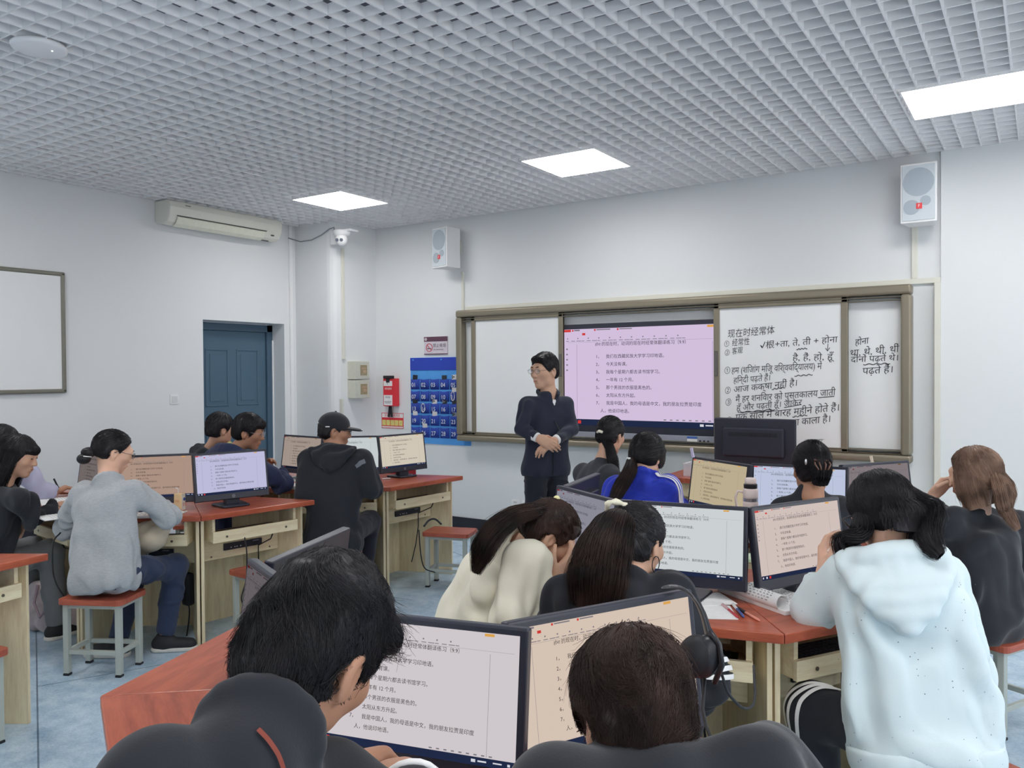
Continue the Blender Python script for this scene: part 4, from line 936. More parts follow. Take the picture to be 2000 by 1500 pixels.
class Person:
    def __init__(s, J, label, skin, body_h=.006, sc=1.0, group=None):
        s.J = {k: (V3(v) if hasattr(v, '__len__') and len(v) == 3 and k not in ('ang',) else v) for k, v in J.items()}; s.sc = sc; s.h = body_h; J = s.J
        s.org = V3((J['P'][0], J['P'][1], 0)); s.root = empty('person', tuple(s.org), 0, label, 'person'); s.skin = skin
        s.A = head_axes(*J['ang']); s.up = unit(J['N'] - J['P']); lat = unit(J['sR'] - J['sL']); s.lat = unit(lat - s.up * (lat @ s.up)); s.fwd = np.cross(s.up, s.lat)
        s.hands = []
    def box(s, keys, m): p = np.array([s.J[k] for k in keys if k in s.J]); return p.min(0) - m, p.max(0) + m
    def T(s, x, y, z): return s.J['H'] + s.A @ (V3((x, y, z)) * s.sc)
    def hand(s, side, tip, palm, curl=.5, thumb=.5, spread=1.0): s.hands.append((side, V3(tip), palm, curl, thumb, spread)); return s
    def body(s, arms=True, legs=True, detail=True):
        J, k = s.J, s.sc
        keys = ['H', 'N', 'P', 'sL', 'sR'] + (['eL', 'eR', 'wL', 'wR'] if arms else []) + (['kL', 'kR', 'aL', 'aR'] if legs else [])
        lo, hi = s.box(keys, .16)
        for h in s.hands: lo = np.minimum(lo, h[1] - .05); hi = np.maximum(hi, h[1] + .05)
        F = Field(lo, hi, s.h); head_sdf(F, J['H'], s.A, k, detail)
        F.rc(s.T(0, -.022, -.055), J['N'], .049 * k, .052 * k, .03); F.rc(J['N'], J['N'] * .35 + (J['sL'] + J['sR']) * .325, .052 * k, .045 * k, .03)
        F.rc(J['sL'], J['sR'], .034 * k, k=.03); c = J['N'] * .7 + J['P'] * .3; F.rc(c - s.lat * .05, c + s.lat * .05, .065 * k, k=.04, flat=(s.fwd, .75)); F.rc(c, J['P'], .075 * k, .08 * k, k=.04, flat=(s.fwd, .8))
        for q in 'LR':
            if arms: F.rc(J['s' + q], J['e' + q], .034 * k, .029 * k, .03); F.rc(J['e' + q], J['w' + q], .030 * k, .025 * k, .02)
            if legs: hp = J['P'] + s.lat * (.085 if q == 'R' else -.085); F.rc(hp, J['k' + q], .066 * k, .046 * k, .05); F.rc(J['k' + q], J['a' + q], .046 * k, .034 * k, .03)
        for side, tip, palm, curl, th, sp in s.hands: hand_sdf(F, J['w' + side], tip, palm, side == 'R', .97 * k, curl, th, sp)
        s.F = F; s.bodyobj = grow(F, 'body', s.skin, s.root, s.org, smooth=1); return s
    def top(s, name, m, fat=0.0, hem=.06, cuffL=1.0, cuffR=1.0, folds=None, collar=None, hood=None, vneck=False, h=.0085, chest=0, sleeve=0.0, hemcut=True, label=None, waist=0.0, back=0.0, neck=.018):
        J, k = s.J, s.sc; lo, hi = s.box(['N', 'P', 'sL', 'sR', 'eL', 'eR', 'wL', 'wR'], .24); F = Field(lo, hi, h); up, lat, fw = s.up, s.lat, s.fwd
        P, N = J['P'], J['N'] - up * neck; L_ = np.linalg.norm(N - P); g = fat
        at = lambda t, y=0: P + up * L_ * t + fw * y
        F.rc(at(-.06) - lat * .075 * k, at(-.06) + lat * .075 * k, .106 * k + g, k=.03, flat=(fw, .86)); F.rc(at(.2) - lat * (.058 * k + waist), at(.2) + lat * (.058 * k + waist), .098 * k + g, k=.05, flat=(fw, .85))
        F.rc(at(.45, -back) - lat * .064 * k, at(.45, -back) + lat * .064 * k, .098 * k + g, k=.05, flat=(fw, .85)); F.rc(at(.70, -back) - lat * .07 * k, at(.70, -back) + lat * .07 * k, .092 * k + g + chest, k=.05, flat=(fw, .84))
        mid = (J['sL'] + J['sR']) / 2; F.rc(J['sL'], J['sR'], .047 * k + g * .6, k=.04)
        for q in 'LR': F.rc(J['s' + q] * .75 + mid * .25, N - up * .015, .042 * k + g * .3, .046 * k, k=.035)
        F.rc(mid * .6 + N * .4, N - up * .015, .062 * k + g * .2, .05 * k, k=.03)
        for q, cf in (('L', cuffL), ('R', cuffR)):
            S, E, W_ = J['s' + q], J['e' + q], J['w' + q]; F.rc(S, E, .052 * k + g * .6 + sleeve, .043 * k + g * .5 + sleeve, k=.03); F.rc(E, E + (W_ - E) * cf, .044 * k + g * .5 + sleeve, .033 * k + g * .4 + sleeve * .7, k=.018, cut=True)
        if hemcut: F.plane(P - up * hem, -up, .006)
        if collar:
            rr, hh, th = collar; ax = unit(s.T(0, -.02, -.06) - N)
            e1 = unit(lat - ax * (lat @ ax)); e2 = np.cross(ax, e1); ring = [N + ax * hh * (.6 + .4 * -math.sin(a)) + (e1 * math.cos(a) + e2 * math.sin(a)) * rr for a in np.linspace(0, 2 * math.pi, 17)]
            for a, c in zip(ring[:-1], ring[1:]): F.rc(a, c, th, k=.02)
            for z in np.linspace(0, hh * .8, 3): F.rc(N + ax * (z - .02), N + ax * z, rr, k=.02) if z == 0 else None
            F.rc(N + ax * .01, N + ax * (hh + .1), rr - th * .9, k=.008, op='sub')
        if vneck:
            for a in np.linspace(0, 1, 9): c = N + up * (.06 - .125 * a) + fw * (.075 + .045 * a) + lat * .0; F.rc(c - fw * .05, c + fw * .09, (.034 * (1 - a) + .001) * k, k=.003, op='sub')
        s.FT = F
        if folds is None: folds = ((.013, 9, lat * .8 + up * .5, .3, 'drape'), (.011, 13, lat * .8 - up * .6, .7, 'drape'), (.006, 20, up, .5, 'drape'))
        s.topobj = grow(F, name, m, s.root, s.org, folds, 2)
        if label: s.topobj['label'] = label
        if hood:
            w_, dp, th = hood; b = N + up * .012; G = Field(N - .32, N + .26, .007)
            arc = [b + lat * w_ * math.sin(a) - fw * (.012 + .066 * math.cos(a)) + up * (.012 - .03 * (1 - abs(math.cos(a)))) for a in np.linspace(-2.1, 2.1, 13)]
            for a, c in zip(arc[:-1], arc[1:]): G.rc(a, c, th * .8, k=.02)
            nt_, nx_ = 7, 9; grid = []
            for t in np.linspace(0, 1, nt_):
                hw = w_ * 1.25 * (1 - t) ** .62 + .012; c = N + up * (.028 - t * (.075 + dp)) - fw * (.11 - .03 * (1 - t)); xs_ = np.linspace(-1, 1, nx_)
                q = np.stack([c + lat * hw * x + up * .03 * (1 - t) * (abs(x) - .5) for x in xs_]); grid.append(F.onto(q, .008 + th * .55 * math.sin(math.pi * min(1, .18 + t * .75)), 8))
            for i in range(nt_):
                for j in range(nx_):
                    r_ = th * .62 * (1 - .35 * abs(2 * j / (nx_ - 1) - 1))
                    if j: G.rc(grid[i][j - 1], grid[i][j], r_, k=.018)
                    if i: G.rc(grid[i - 1][j], grid[i][j], r_, k=.018)
            for q in 'LR': G.rc(N - up * .25 + fw * .06, N + up * .2 + fw * .02, .045 * k, k=.01, op='sub')
            s.FHD = G; s.hoodobj = grow(G, 'hood', m, s.topobj, s.org, ((.006, 12, up - lat * .5, .4, 'drape'), (.006, 15, up + lat * .8, .6, 'drape')), 1)
        return s
    def legs(s, m, fat=0.0, shoe=None, name='trousers', folds=None, ank=1.0, h=.0095, sole=None, toes=None, feet=True):
        J, k = s.J, s.sc; lo, hi = s.box(['P', 'kL', 'kR', 'aL', 'aR'], .2); F = Field(lo, hi, h); g = fat
        F.rc(J['P'] - s.lat * .07, J['P'] + s.lat * .07, .094 * k + g * .4, k=.03, flat=(s.fwd, .88))
        for q in 'LR':
            sg = 1 if q == 'R' else -1; hp = J['P'] + s.lat * .085 * sg; hp = hp + unit(J['k' + q] - hp) * .03; F.rc(hp, J['k' + q], .078 * k + g * .7, .064 * k + g, k=.04); F.rc(J['k' + q], J['k' + q] + (J['a' + q] - J['k' + q]) * ank, .066 * k + g, .05 * k + g, k=.035, cut=True)
        s.FL = F; s.legobj = grow(F, name, m, s.root, s.org, folds or ((.008, 10, s.lat, .5, True), (.003, 22, None, 1, False)), 2)
        if feet:
            for q in 'LR':
                a = J['a' + q]; ty = R_((toes or {}).get(q, math.degrees(math.atan2(s.fwd[1], s.fwd[0])))); d = V3((math.cos(ty), math.sin(ty), 0)); zs = max(0.0, a[2] - .085)
                base = V3((a[0], a[1], zs)); G = Field(base - .22 + V3((0, 0, .18)), base + .22, .007)
                G.rc(base - d * .035 + V3((0, 0, .045)), base + d * .14 + V3((0, 0, .035)), .04, .036, k=.02); G.rc(base + V3((0, 0, .05)), base + V3((0, 0, .1)), .043, .042, k=.03, cut=True); G.plane(base + V3((0, 0, .012)), (0, 0, -1), .004)
                sh = grow(G, 'shoe', shoe or m_shoe, s.root, s.org, smooth=1)
                G = Field(base - .22 + V3((0, 0, .18)), base + .22, .007); G.rc(base - d * .035 + V3((0, 0, .018)), base + d * .143 + V3((0, 0, .016)), .043, .04, k=.01); G.plane(base + V3((0, 0, .026)), (0, 0, 1), .004); G.plane(base + V3((0, 0, .001)), (0, 0, -1), .002)
                grow(G, 'sole', sole or m_sole, sh, s.org, smooth=1)
        return s
    # --- hair
    def cap(s, t=.012, top=0.0, back=0.0, side=0.0, nape=.0, face=(.055, .05, .85, .5), extra=(), cutback=None, h=.005, margin=.1, lump=None):
        k = s.sc; F = Field(s.J['H'] - (.15 + margin) * k, s.J['H'] + (.16 + margin) * k, h); A = s.A
        F.el(s.T(0, -.016 - back / 2, .034 + top / 2), V3((.074 + t + side, .094 + t + back / 2, .084 + t + top / 2)) * k, A, .02)
        F.el(s.T(0, -.05 - back * .5, -.02), V3((.062 + t * .7 + side * .6, .05 + t, .05 + nape)) * k, A, .03)
        for e in extra:
            if e[0] == 'el': F.el(s.T(*e[1]), V3(e[2]) * k, A, e[3] * k)
        if lump:
            sl, P = F.reg(F.lo, F.lo + F.h * F.n); q = np.stack(np.broadcast_arrays(*[P[i] - s.J['H'][i] for i in range(3)]), -1).reshape(-1, 3) @ A / k
            rad = np.stack([np.arctan2(q[:, 0], q[:, 1]) * .09, np.hypot(q[:, 0], q[:, 1]) * .6, q[:, 2] * .45], 1) * lump[1]
            n_ = noise3(rad + .5 * np.stack([noise3(q * 14), noise3(q * 14 + 4), noise3(q * 14 + 8)], 1)); F.f += (lump[0] * (1 - 3.2 * np.abs(n_)).clip(-1, 1)).reshape(F.f.shape).astype(np.float32) * -1
        py, pz, ny, nz = face; Hd = s.J['H']
        def cut(P):
            q = [P[i] - Hd[i] for i in range(3)]; y = (q[0] * A[0, 1] + q[1] * A[1, 1] + q[2] * A[2, 1]) / k; z = (q[0] * A[0, 2] + q[1] * A[1, 2] + q[2] * A[2, 2]) / k; x = (q[0] * A[0, 0] + q[1] * A[1, 0] + q[2] * A[2, 0]) / k
            d = -((y - py) * ny - (z - pz) * nz) * k
            low = -((-.062 - nape - .25 * (y + .05)) - z) * k
            ear = np.sqrt((y + .012) ** 2 + (z + .012) ** 2 + 0 * x) * k - s.earcut * k
            o = np.minimum(d, low); return np.where(np.abs(x) > .06, np.minimum(o, ear), o) if s.showear else o
        F.cutbox(cut, .006)
        for e in extra:
            if e[0] == 'bang': F.el(s.T(*e[1]), V3(e[2]) * k, A, e[3] * k)
        s.FH = F; return s
    showear = True; earcut = .030
    def grow_cap(s, m, folds=((.0022, 60, None, 1, False),), flow=None): s.hair = grow(s.FH, 'hair', m, s.root, s.org, folds, 1); s.hmat = m; return s
    def strands(s, n, dirfn, step=.012, seg=7, r=.0011, lift=(.001, .006), jit=.25, seed=1, keep=None, curl=0.0, name='hair_strands', lenvar=.4, clump=0.0, cf=22, cl=0.0, zmin=None, zside=None):
        rg = np.random.default_rng(seed); v, f = s.FH.nets(); P = v[rg.integers(0, len(v), n)] + rg.normal(0, .002, (n, 3))
        loc = (P - s.J['H']) @ s.A / s.sc
        if keep is not None: P = P[keep(loc)]
        n = len(P); q0 = (P - s.J['H']) * cf + seed * 3.1; ck = clump * np.stack([noise3(q0), noise3(q0 + 9.7), noise3(q0 + 21.3)], 1); cz = np.clip(1 + cl * noise3(q0 * .8 + 5.5), .1, 3); pts = [P]; l0 = rg.uniform(.3, 1, n); jd = rg.normal(0, jit, (n, 3)); ln = rg.uniform(1 - lenvar, 1 + lenvar * .5, n)
        for i in range(seg):
            p = pts[-1]; g = s.FH.grad(p); lc = (p - s.J['H']) @ s.A / s.sc; stop = np.where(lc[:, 2] < (zmin if zside is None else np.where(np.abs(lc[:, 0]) > .058, zside, zmin)), .12, 1.0) if zmin is not None else 1.0; d = dirfn(lc) @ s.A.T; d = d / (np.linalg.norm(d, axis=1, keepdims=True) + 1e-9) + jd + ck * (1 + i / seg) + curl * np.stack([np.sin(i * 1.1 + jd[:, 0] * 20), np.cos(i * .9 + jd[:, 1] * 20), 0 * l0], 1)
            d = d - g * np.sum(d * g, 1, keepdims=True); d /= np.linalg.norm(d, axis=1, keepdims=True) + 1e-9
            q = p + d * (step * ln * stop)[:, None]; u = (i + 1) / seg; q = q - s.FH.grad(q) * (s.FH.sample(q) - (lift[0] + (lift[1] - lift[0]) * u ** 1.5 * l0 * cz))[:, None]; pts.append(q)
        V, F_ = tubes(np.stack(pts, 1), r * rg.uniform(.6, 1.3, n), '', None, None, s.org); link_mesh(name, V, F_, s.hmat, s.hair); return s
    def lock(s, chain, ra, rb, lat, m, n=500, r=.0011, name='ponytail', seed=3, core=.82, fray=.15, wav=.004, parent=None, S=16):
        """hanging mass of hair along a chain: elliptical section ra x rb, ra along lat"""
        rg = np.random.default_rng(seed); c = V3(chain); sg = np.r_[0, np.cumsum(np.linalg.norm(np.diff(c, axis=0), axis=1))]; t = np.linspace(0, sg[-1], S)
        def spl(vals): return np.interp(t, sg, vals)
        C = np.stack([spl(c[:, i]) for i in range(3)], 1)
        for _ in range(3): C[1:-1] = (C[:-2] + 2 * C[1:-1] + C[2:]) / 4
        RA, RB = spl(ra), spl(rb); tg = np.gradient(C, axis=0); tg /= np.linalg.norm(tg, axis=1, keepdims=True); la = V3(lat)[None] - tg * (tg @ V3(lat))[:, None]; la /= np.linalg.norm(la, axis=1, keepdims=True); nb = np.cross(tg, la)
        K_ = 18; a = np.linspace(0, 2 * math.pi, K_, endpoint=False); lump = 1 + .10 * np.sin(a * 5 + seed) + .06 * np.sin(a * 9 + 2)
        V = (C[:, None] + core * lump[None, :, None] * (np.cos(a)[None, :, None] * la[:, None] * RA[:, None, None] + np.sin(a)[None, :, None] * nb[:, None] * RB[:, None, None])).reshape(-1, 3)
        i, j = np.meshgrid(np.arange(S - 1), np.arange(K_), indexing='ij'); f = np.stack([i * K_ + j, i * K_ + (j + 1) % K_, (i + 1) * K_ + (j + 1) % K_, (i + 1) * K_ + j], -1).reshape(-1, 4)
        endc = len(V); V = np.concatenate([V, C[:1], C[-1:]]); cap0 = np.stack([np.full(K_, endc), (np.arange(K_) + 1) % K_, np.arange(K_), np.full(K_, endc)], 1); b = (S - 1) * K_; cap1 = np.stack([np.full(K_, endc + 1), b + np.arange(K_), b + (np.arange(K_) + 1) % K_, np.full(K_, endc + 1)], 1)
        th = rg.uniform(0, 2 * math.pi, n); rho = np.sqrt(rg.uniform(.55, 1.12, n)); ph = rg.uniform(0, 6, n); u = np.linspace(0, 1, S)
        drift = rg.normal(0, fray, (n, 1)) * (u ** 2)[None]; x = (rho * np.cos(th))[:, None] + drift; y = (rho * np.sin(th))[:, None] + rg.normal(0, fray, (n, 1)) * (u ** 2)[None]
        tt = u[None] * rg.uniform(.75, 1.06, (n, 1)); ti = np.clip(tt * (S - 1), 0, S - 1.001); i0 = ti.astype(int); fr = (ti - i0)[..., None]
        g = lambda A_: A_[i0] * (1 - fr) + A_[np.minimum(i0 + 1, S - 1)] * fr
        Pn = g(C) + g(la) * (x * g(RA[:, None])[..., 0])[..., None] + g(nb) * (y * g(RB[:, None])[..., 0])[..., None] + wav * np.sin(ph[:, None] + u[None] * 7)[..., None] * g(la)
        Vs, Fs = tubes(Pn, r * rg.uniform(.6, 1.3, n), '', None, None, (0, 0, 0)); f = np.concatenate([f, cap0, cap1, Fs + len(V)]); V = np.concatenate([V, Vs])
        return link_mesh(name, V - s.org, f, m, parent or s.root)
    def small(s, mb, name, m, parent=None, smooth=True):
        return mb.build(name, m, parent or s.root, smooth=smooth)
    def rel(s, x, y, z): return tuple(s.T(x, y, z) - s.org)
    def face(s, brows=True, lips=True, eyes=True):
        A = Matrix(s.A.tolist())
        if brows:
            for x in (-1, 1): b = MB(); b.tube([s.rel(x * .014, .0955, .0365), s.rel(x * .03, .0945, .039), s.rel(x * .046, .080, .033)], [.003, .0038, .002], 6); s.small(b, 'eyebrow', m_brow)
        if eyes:
            for x in (-1, 1): b = MB(); b.ball((0, 0, 0), (.0105, .004, .0036), 12); o = s.small(b, 'eye', m_eye); o.matrix_local = Matrix.Translation(s.rel(x * .031, .0905, .013)) @ A.to_4x4()
        if lips: b = MB(); b.tube([s.rel(-.02, .0885, -.058), s.rel(-.008, .0945, -.0565), s.rel(0, .0945, -.058), s.rel(.008, .0945, -.0565), s.rel(.02, .0885, -.058)], [.001, .0032, .003, .0032, .001], 6); s.small(b, 'lips', m_lip)
        return s
    def glasses(s, m=None, r=.021, rim=.0014, half=False):
        g = MB()
        for x in (-1, 1):
            aa = np.linspace(0, 2 * math.pi, 22) if not half else np.linspace(0, math.pi, 12)
            g.tube([s.rel(x * .032 + r * 1.12 * math.cos(a), .105 - abs(r * math.cos(a)) * .1, .010 + r * .8 * math.sin(a)) for a in aa], rim, 6)
            g.tube([s.rel(x * .055, .102, .014), s.rel(x * .074, .09, .016), s.rel(x * .082, .0, .014), s.rel(x * .08, -.018, .0)], rim, 6)
        g.tube([s.rel(-.009, .108, .014), s.rel(0, .112, .017), s.rel(.009, .108, .014)], rim, 6); o = s.small(g, 'glasses', m or m_lens); q = MB()
        for x in (-1, 1): q.add([s.rel(x * .032 + r * 1.1 * math.cos(a), .1045, .010 + r * .78 * math.sin(a)) for a in np.linspace(0, 2 * math.pi, 18, endpoint=False)], [list(range(18))])
        q.build('lens', m_glass, o); return s
m_shoe = mat('shoe_black', alb(38, 38, 42), .6); m_sole = mat('sole_white', alb(206, 204, 198), .6)
# ------------------------------------------------------------------ the people
def auto_legs(J, yaw, kz=.49, reach=.40, spread=.11):
    f = V3((math.cos(R_(yaw)), math.sin(R_(yaw)), 0)); r = V3((f[1], -f[0], 0)); P = V3(J['P'])
    for q, sg in (('L', -1), ('R', 1)):
        k = P + f * reach + r * sg * spread; k[2] = kz; J.setdefault('k' + q, tuple(k)); a = V3(J['k' + q]) + f * .03; a[2] = .085; J.setdefault('a' + q, tuple(a))
    return J
def down(lc): return np.tile(V3((0, 0, -1)), (len(lc), 1))
def radial_from(c, fwd=0.0, dn=.6):
    c = V3(c); return lambda lc: (lc - c) * V3((1, 1, .3)) + V3((0, fwd, -dn * .1))
def toward(c): c = V3(c); return lambda lc: c - lc

m_navy = cloth('navy_jacket', (40, 44, 58)); m_blk = cloth('black_cloth', (38, 40, 46)); m_blk2 = cloth('black_soft', (34, 36, 42), sheen=.3); m_trs = cloth('dark_trousers', (36, 38, 48)); m_jean = cloth('dark_jeans', (46, 56, 80), scale=40, var=.18)
m_grey = cloth('grey_melange', (160, 164, 168), scale=150, var=.22, stretch=(.35, .35, 1.6)); m_cream = cloth('cream_shirt', (226, 220, 202), .8); m_pale = cloth('pale_blue_fleece', (206, 220, 230), scale=12, var=.03); m_royal = cloth('royal_blue_track', (40, 58, 176), .6); m_lav = cloth('lavender_fleece', (172, 172, 196)); m_white = cloth('white_cloth', (226, 226, 226)); m_dgrey = cloth('charcoal_cloth', (52, 54, 60)); m_navyd = cloth('navy_hoodie', (42, 48, 76)); m_greytr = cloth('grey_trousers', (112, 114, 118)); m_mid = cloth('grey_reflective', (108, 112, 120), .5)

# --- teacher, standing
J = dict(H=(-2.889, 4.803, 1.597), N=(-2.872, 4.835, 1.441), P=(-2.886, 4.817, 0.950), sL=(-2.807, 4.949, 1.366), sR=(-2.946, 4.678, 1.367), eL=(-2.738, 4.919, 1.197), eR=(-2.957, 4.608, 1.210), wL=(-2.732, 4.682, 1.137), wR=(-2.822, 4.600, 1.157),
         kL=(-2.801, 4.841, 0.519), kR=(-2.919, 4.716, 0.528), aL=(-2.814, 4.873, 0.118), aR=(-2.945, 4.740, 0.130), ang=(258, 4, 0))
p = Person(J, 'person standing in dark navy jacket and trousers, hands folded, before the whiteboard', m_skin, .0045)
p.hand('L', (-2.797, 4.597, 1.079), (-.2, .3, -.5), .35, .6); p.hand('R', (-2.713, 4.629, 1.101), (.35, .65, -.5), .35, .5)
p.body(legs=True); p.legs(m_trs, .004, toes={'L': 275, 'R': 255}, ank=.98)
p.top('jacket', m_navy, .006, hem=.075, collar=(.068, .055, .012), vneck=True, h=.007, cuffL=.93, cuffR=.93, folds=((.006, 9, p.lat * .7 + p.up * .3, .35, 'drape'), (.004, 15, p.lat - p.up * .5, .4, 'drape')))
J2 = p.J; F = Field(J2['N'] - .2, J2['N'] + .16, .005); F.rc(J2['N'] - p.up * .13 + p.fwd * .02, J2['N'] - p.up * .05 + p.fwd * .015, .044, .054, k=.02); F.rc(J2['N'] - p.up * .06 + p.fwd * .01, J2['N'] + p.up * .018 + p.fwd * .008, .064, .059, k=.015, cut=True)
F.rc(J2['N'] - p.up * .02 + p.fwd * .02, J2['N'] + p.up * .09 + p.fwd * .03, .052, k=.004, op='sub')
for a in np.linspace(0, 1, 5): c = J2['N'] + p.up * (.03 - .05 * a) + p.fwd * (.07 + .01 * a); F.rc(c - p.fwd * .03, c + p.fwd * .08, .024 * (1 - a) + .002, k=.003, op='sub')
grow(F, 'shirt', m_white, p.root, p.org, smooth=1)
z = MB(); z.tube([tuple(p.FT.onto([(J2['N'] - p.up * .05) * (1 - t) + (J2['P'] - p.up * .07) * t + p.fwd * .13], .001)[0] - p.org) for t in np.linspace(.24, 1, 14)], .003, 6); p.small(z, 'zip', m_blk)
F = Field(np.minimum(J2['wL'], J2['wR']) - .09, np.maximum(J2['wL'], J2['wR']) + .09, .0045)
for q in 'LR': w_ = J2['w' + q]; u = unit(w_ - J2['e' + q]); F.rc(w_ - u * .035, w_ + u * .004, .0345, .033, k=.004, cut=True, cuta=True)
grow(F, 'shirt_cuff', m_white, p.root, p.org, smooth=1)
p.showear = True
p.cap(.010, top=.012, face=(.066, .064, .9, .42), nape=-.005, extra=(('bang', (0, .058, .090), (.056, .026, .024), .02),)).grow_cap(m_hair)
p.strands(1500, lambda l: l * V3((1, 1.0, .2)) + V3((0, .03, -.015)), .009, 5, .0011, (.001, .003), .3); p.face().glasses(half=False, rim=.0011)

# --- person in the grey top
J = dict(H=(-4.375, 2.567, 1.159), N=(-4.317, 2.501, 1.026), P=(-4.202, 2.401, 0.534), sL=(-4.471, 2.436, 0.932), sR=(-4.168, 2.559, 0.951), eR=(-4.066, 2.700, 0.803), wR=(-4.275, 2.794, 0.847), eL=(-4.682, 2.459, 0.710), wL=(-4.822, 2.687, 0.704), kR=(-4.228, 2.843, 0.473), kL=(-4.652, 2.869, 0.423), aR=(-4.238, 2.778, 0.075), aL=(-4.389, 2.576, 0.059), ang=(72, 20, 0))
p = Person(J, 'person in grey melange top and dark jeans with black hair in a low bun, writing', m_skin3, .0055, .96)
p.hand('R', (-4.432, 2.844, 0.882), (0, 0, -1), .7, .5); p.hand('L', (-4.872, 2.845, 0.706), (0, 0, -1), .6, .5)
p.body(); p.legs(m_jean, .006, toes={'R': 40, 'L': 215}, ank=.94); p.top('grey_top', m_grey, .022, hem=.10, cuffR=.92, cuffL=.9, waist=.02, back=.02, collar=(.066, .012, .009), sleeve=.006)
p.cap(.012, top=.004, back=.01, face=(.045, .05, .85, .5), nape=-.01).grow_cap(m_hair); p.strands(1400, toward((0, -.14, -.05)), .012, 7, .0010, (.0005, .002), .06)
b = MB(); [b.ball(p.rel(.0, -.128 - .012 * i, -.035 - .042 * i), (.040 - .003 * i, .040 - .003 * i, .030), 18) for i in (0, 1)]; o = p.small(b, 'hair_bun', m_hair, p.hair)
b = MB(); b.tube([p.rel(-.01, -.165, -.07), p.rel(.035, -.15, -.062), p.rel(.045, -.115, -.055)], .003, 6); p.small(b, 'hair_clip', mat('hair_clip_white', alb(226, 224, 220), .3)); p.face(lips=True).glasses(half=False)
# --- writer at the left edge
J = auto_legs(dict(H=(-4.993, 2.352, 1.121), N=(-5.027, 2.276, 0.972), P=(-5.120, 2.231, 0.509), sR=(-4.820, 2.283, 0.899), sL=(-5.289, 2.256, 0.917), eR=(-4.838, 2.345, 0.775), wR=(-4.869, 2.530, 0.828), eL=(-5.286, 2.279, 0.663), wL=(-5.037, 2.367, 0.764), kR=(-5.012, 2.533, 0.530), kL=(-5.356, 2.587, 0.499), ang=(40, 14, 0)), 70)
p = Person(J, 'person with long black hair and fringe in black jacket at the left edge', m_skin, .006, .96)
p.hand('R', (-4.921, 2.649, 0.832), (0, 0, -1), .5, .5); p.hand('L', (-4.968, 2.372, 0.632), (.3, -.2, -.6), .6, .5)
p.body(); p.legs(m_greytr, .012); p.top('black_jacket', m_blk, .016, hem=.08, sleeve=.006, cuffL=.95, cuffR=.95)
p.showear = False; p.cap(.016, top=.008, face=(.05, .02, .9, .3), extra=(('bang', (0, .076, .056), (.062, .028, .03), .02),)).grow_cap(m_hair)
for sx in (-1, 1): p.lock([p.T(sx * .07, -.02, .04), p.T(sx * .088, -.035, -.08), p.T(sx * .092, -.06, -.2), p.T(sx * .085, -.08, -.30)], [.05, .055, .06, .04], [.03, .028, .03, .016], p.A[:, 1], m_hair, 350, name='hair_side', seed=4 + sx, parent=p.hair)
p.lock([p.T(0, -.09, .06), p.T(0, -.12, -.06), p.T(0, -.13, -.2), p.T(0, -.14, -.32)], [.06, .085, .09, .07], [.03, .03, .03, .02], p.A[:, 0], m_hair, 500, name='hair_back', parent=p.hair); p.strands(1200, lambda l: l * V3((1, 1, .2)) + V3((0, 0, -.06)), .012, 7, .001, (.001, .003), .1); p.face()
# --- lavender sleeve
J = auto_legs(dict(H=(-5.744, 2.599, 1.143), N=(-5.824, 2.570, 1.000), P=(-5.927, 2.659, 0.497), sR=(-5.575, 2.644, 0.980), sL=(-6.023, 2.540, 0.963), eR=(-5.512, 2.746, 0.824), wR=(-5.537, 2.831, 0.811), eL=(-5.979, 2.565, 0.750), wL=(-6.034, 2.784, 0.733), ang=(45, 35, 0)), 36)
p = Person(J, 'person in lavender fleece holding a black pen, half hidden behind the black jacket', m_skin2, .006, .95)
p.hand('R', (-5.532, 2.886, 0.832), (0, .2, -1), .75, .8); p.body(); p.legs(m_trs, .01); p.top('lavender_fleece', m_lav, .02, sleeve=.014, cuffR=.93)
p.cap(.014, top=.008).grow_cap(m_hair); p.strands(700, down, .012, 6, .001, (.001, .003), .15)
# --- navy hoodie with glasses
J = auto_legs(dict(H=(-4.782, 3.820, 1.170), N=(-4.847, 3.723, 1.020), P=(-4.871, 3.583, 0.502), sR=(-4.635, 3.734, 0.958), sL=(-5.073, 3.726, 0.975), eR=(-4.477, 3.860, 0.817), wR=(-4.667, 3.992, 0.870), eL=(-5.067, 3.829, 0.764), wL=(-4.856, 3.995, 0.896), ang=(38, 12, 0)), 86)
p = Person(J, 'person with thick black hair and thin glasses in navy hoodie, both hands raised', m_skin2, .0055)
p.hand('R', (-4.790, 3.988, 0.908), (0, 0, -1), .55, .6); p.hand('L', (-4.752, 4.014, 0.976), (.5, -.3, -.4), .45, .7); p.body(); p.legs(m_trs, .01); p.top('navy_hoodie', m_navyd, .022, hood=(.115, .05, .044), neck=-.01, sleeve=.008, cuffR=.9, cuffL=.9, back=.02)
p.cap(.016, top=.016, face=(.06, .045, .9, .35), extra=(('bang', (0, .072, .075), (.062, .034, .034), .02),)).grow_cap(m_hair); p.strands(1400, lambda l: l * V3((1, .6, .2)) + V3((0, .03, -.05)), .010, 6, .0011, (.001, .006), .3); p.face().glasses(mat('glasses_silver', alb(170, 172, 176), .3, .5, metal=.6), rim=.0012)
b = MB(); b.ball(tuple(p.FHD.onto([V3((-4.731, 3.584, 1.117))], .0)[0] - p.org), (.019, .019, .014), 12); p.small(b, 'hood_badge', mat('badge_yellow', alb(176, 168, 112), .6), p.hoodobj)
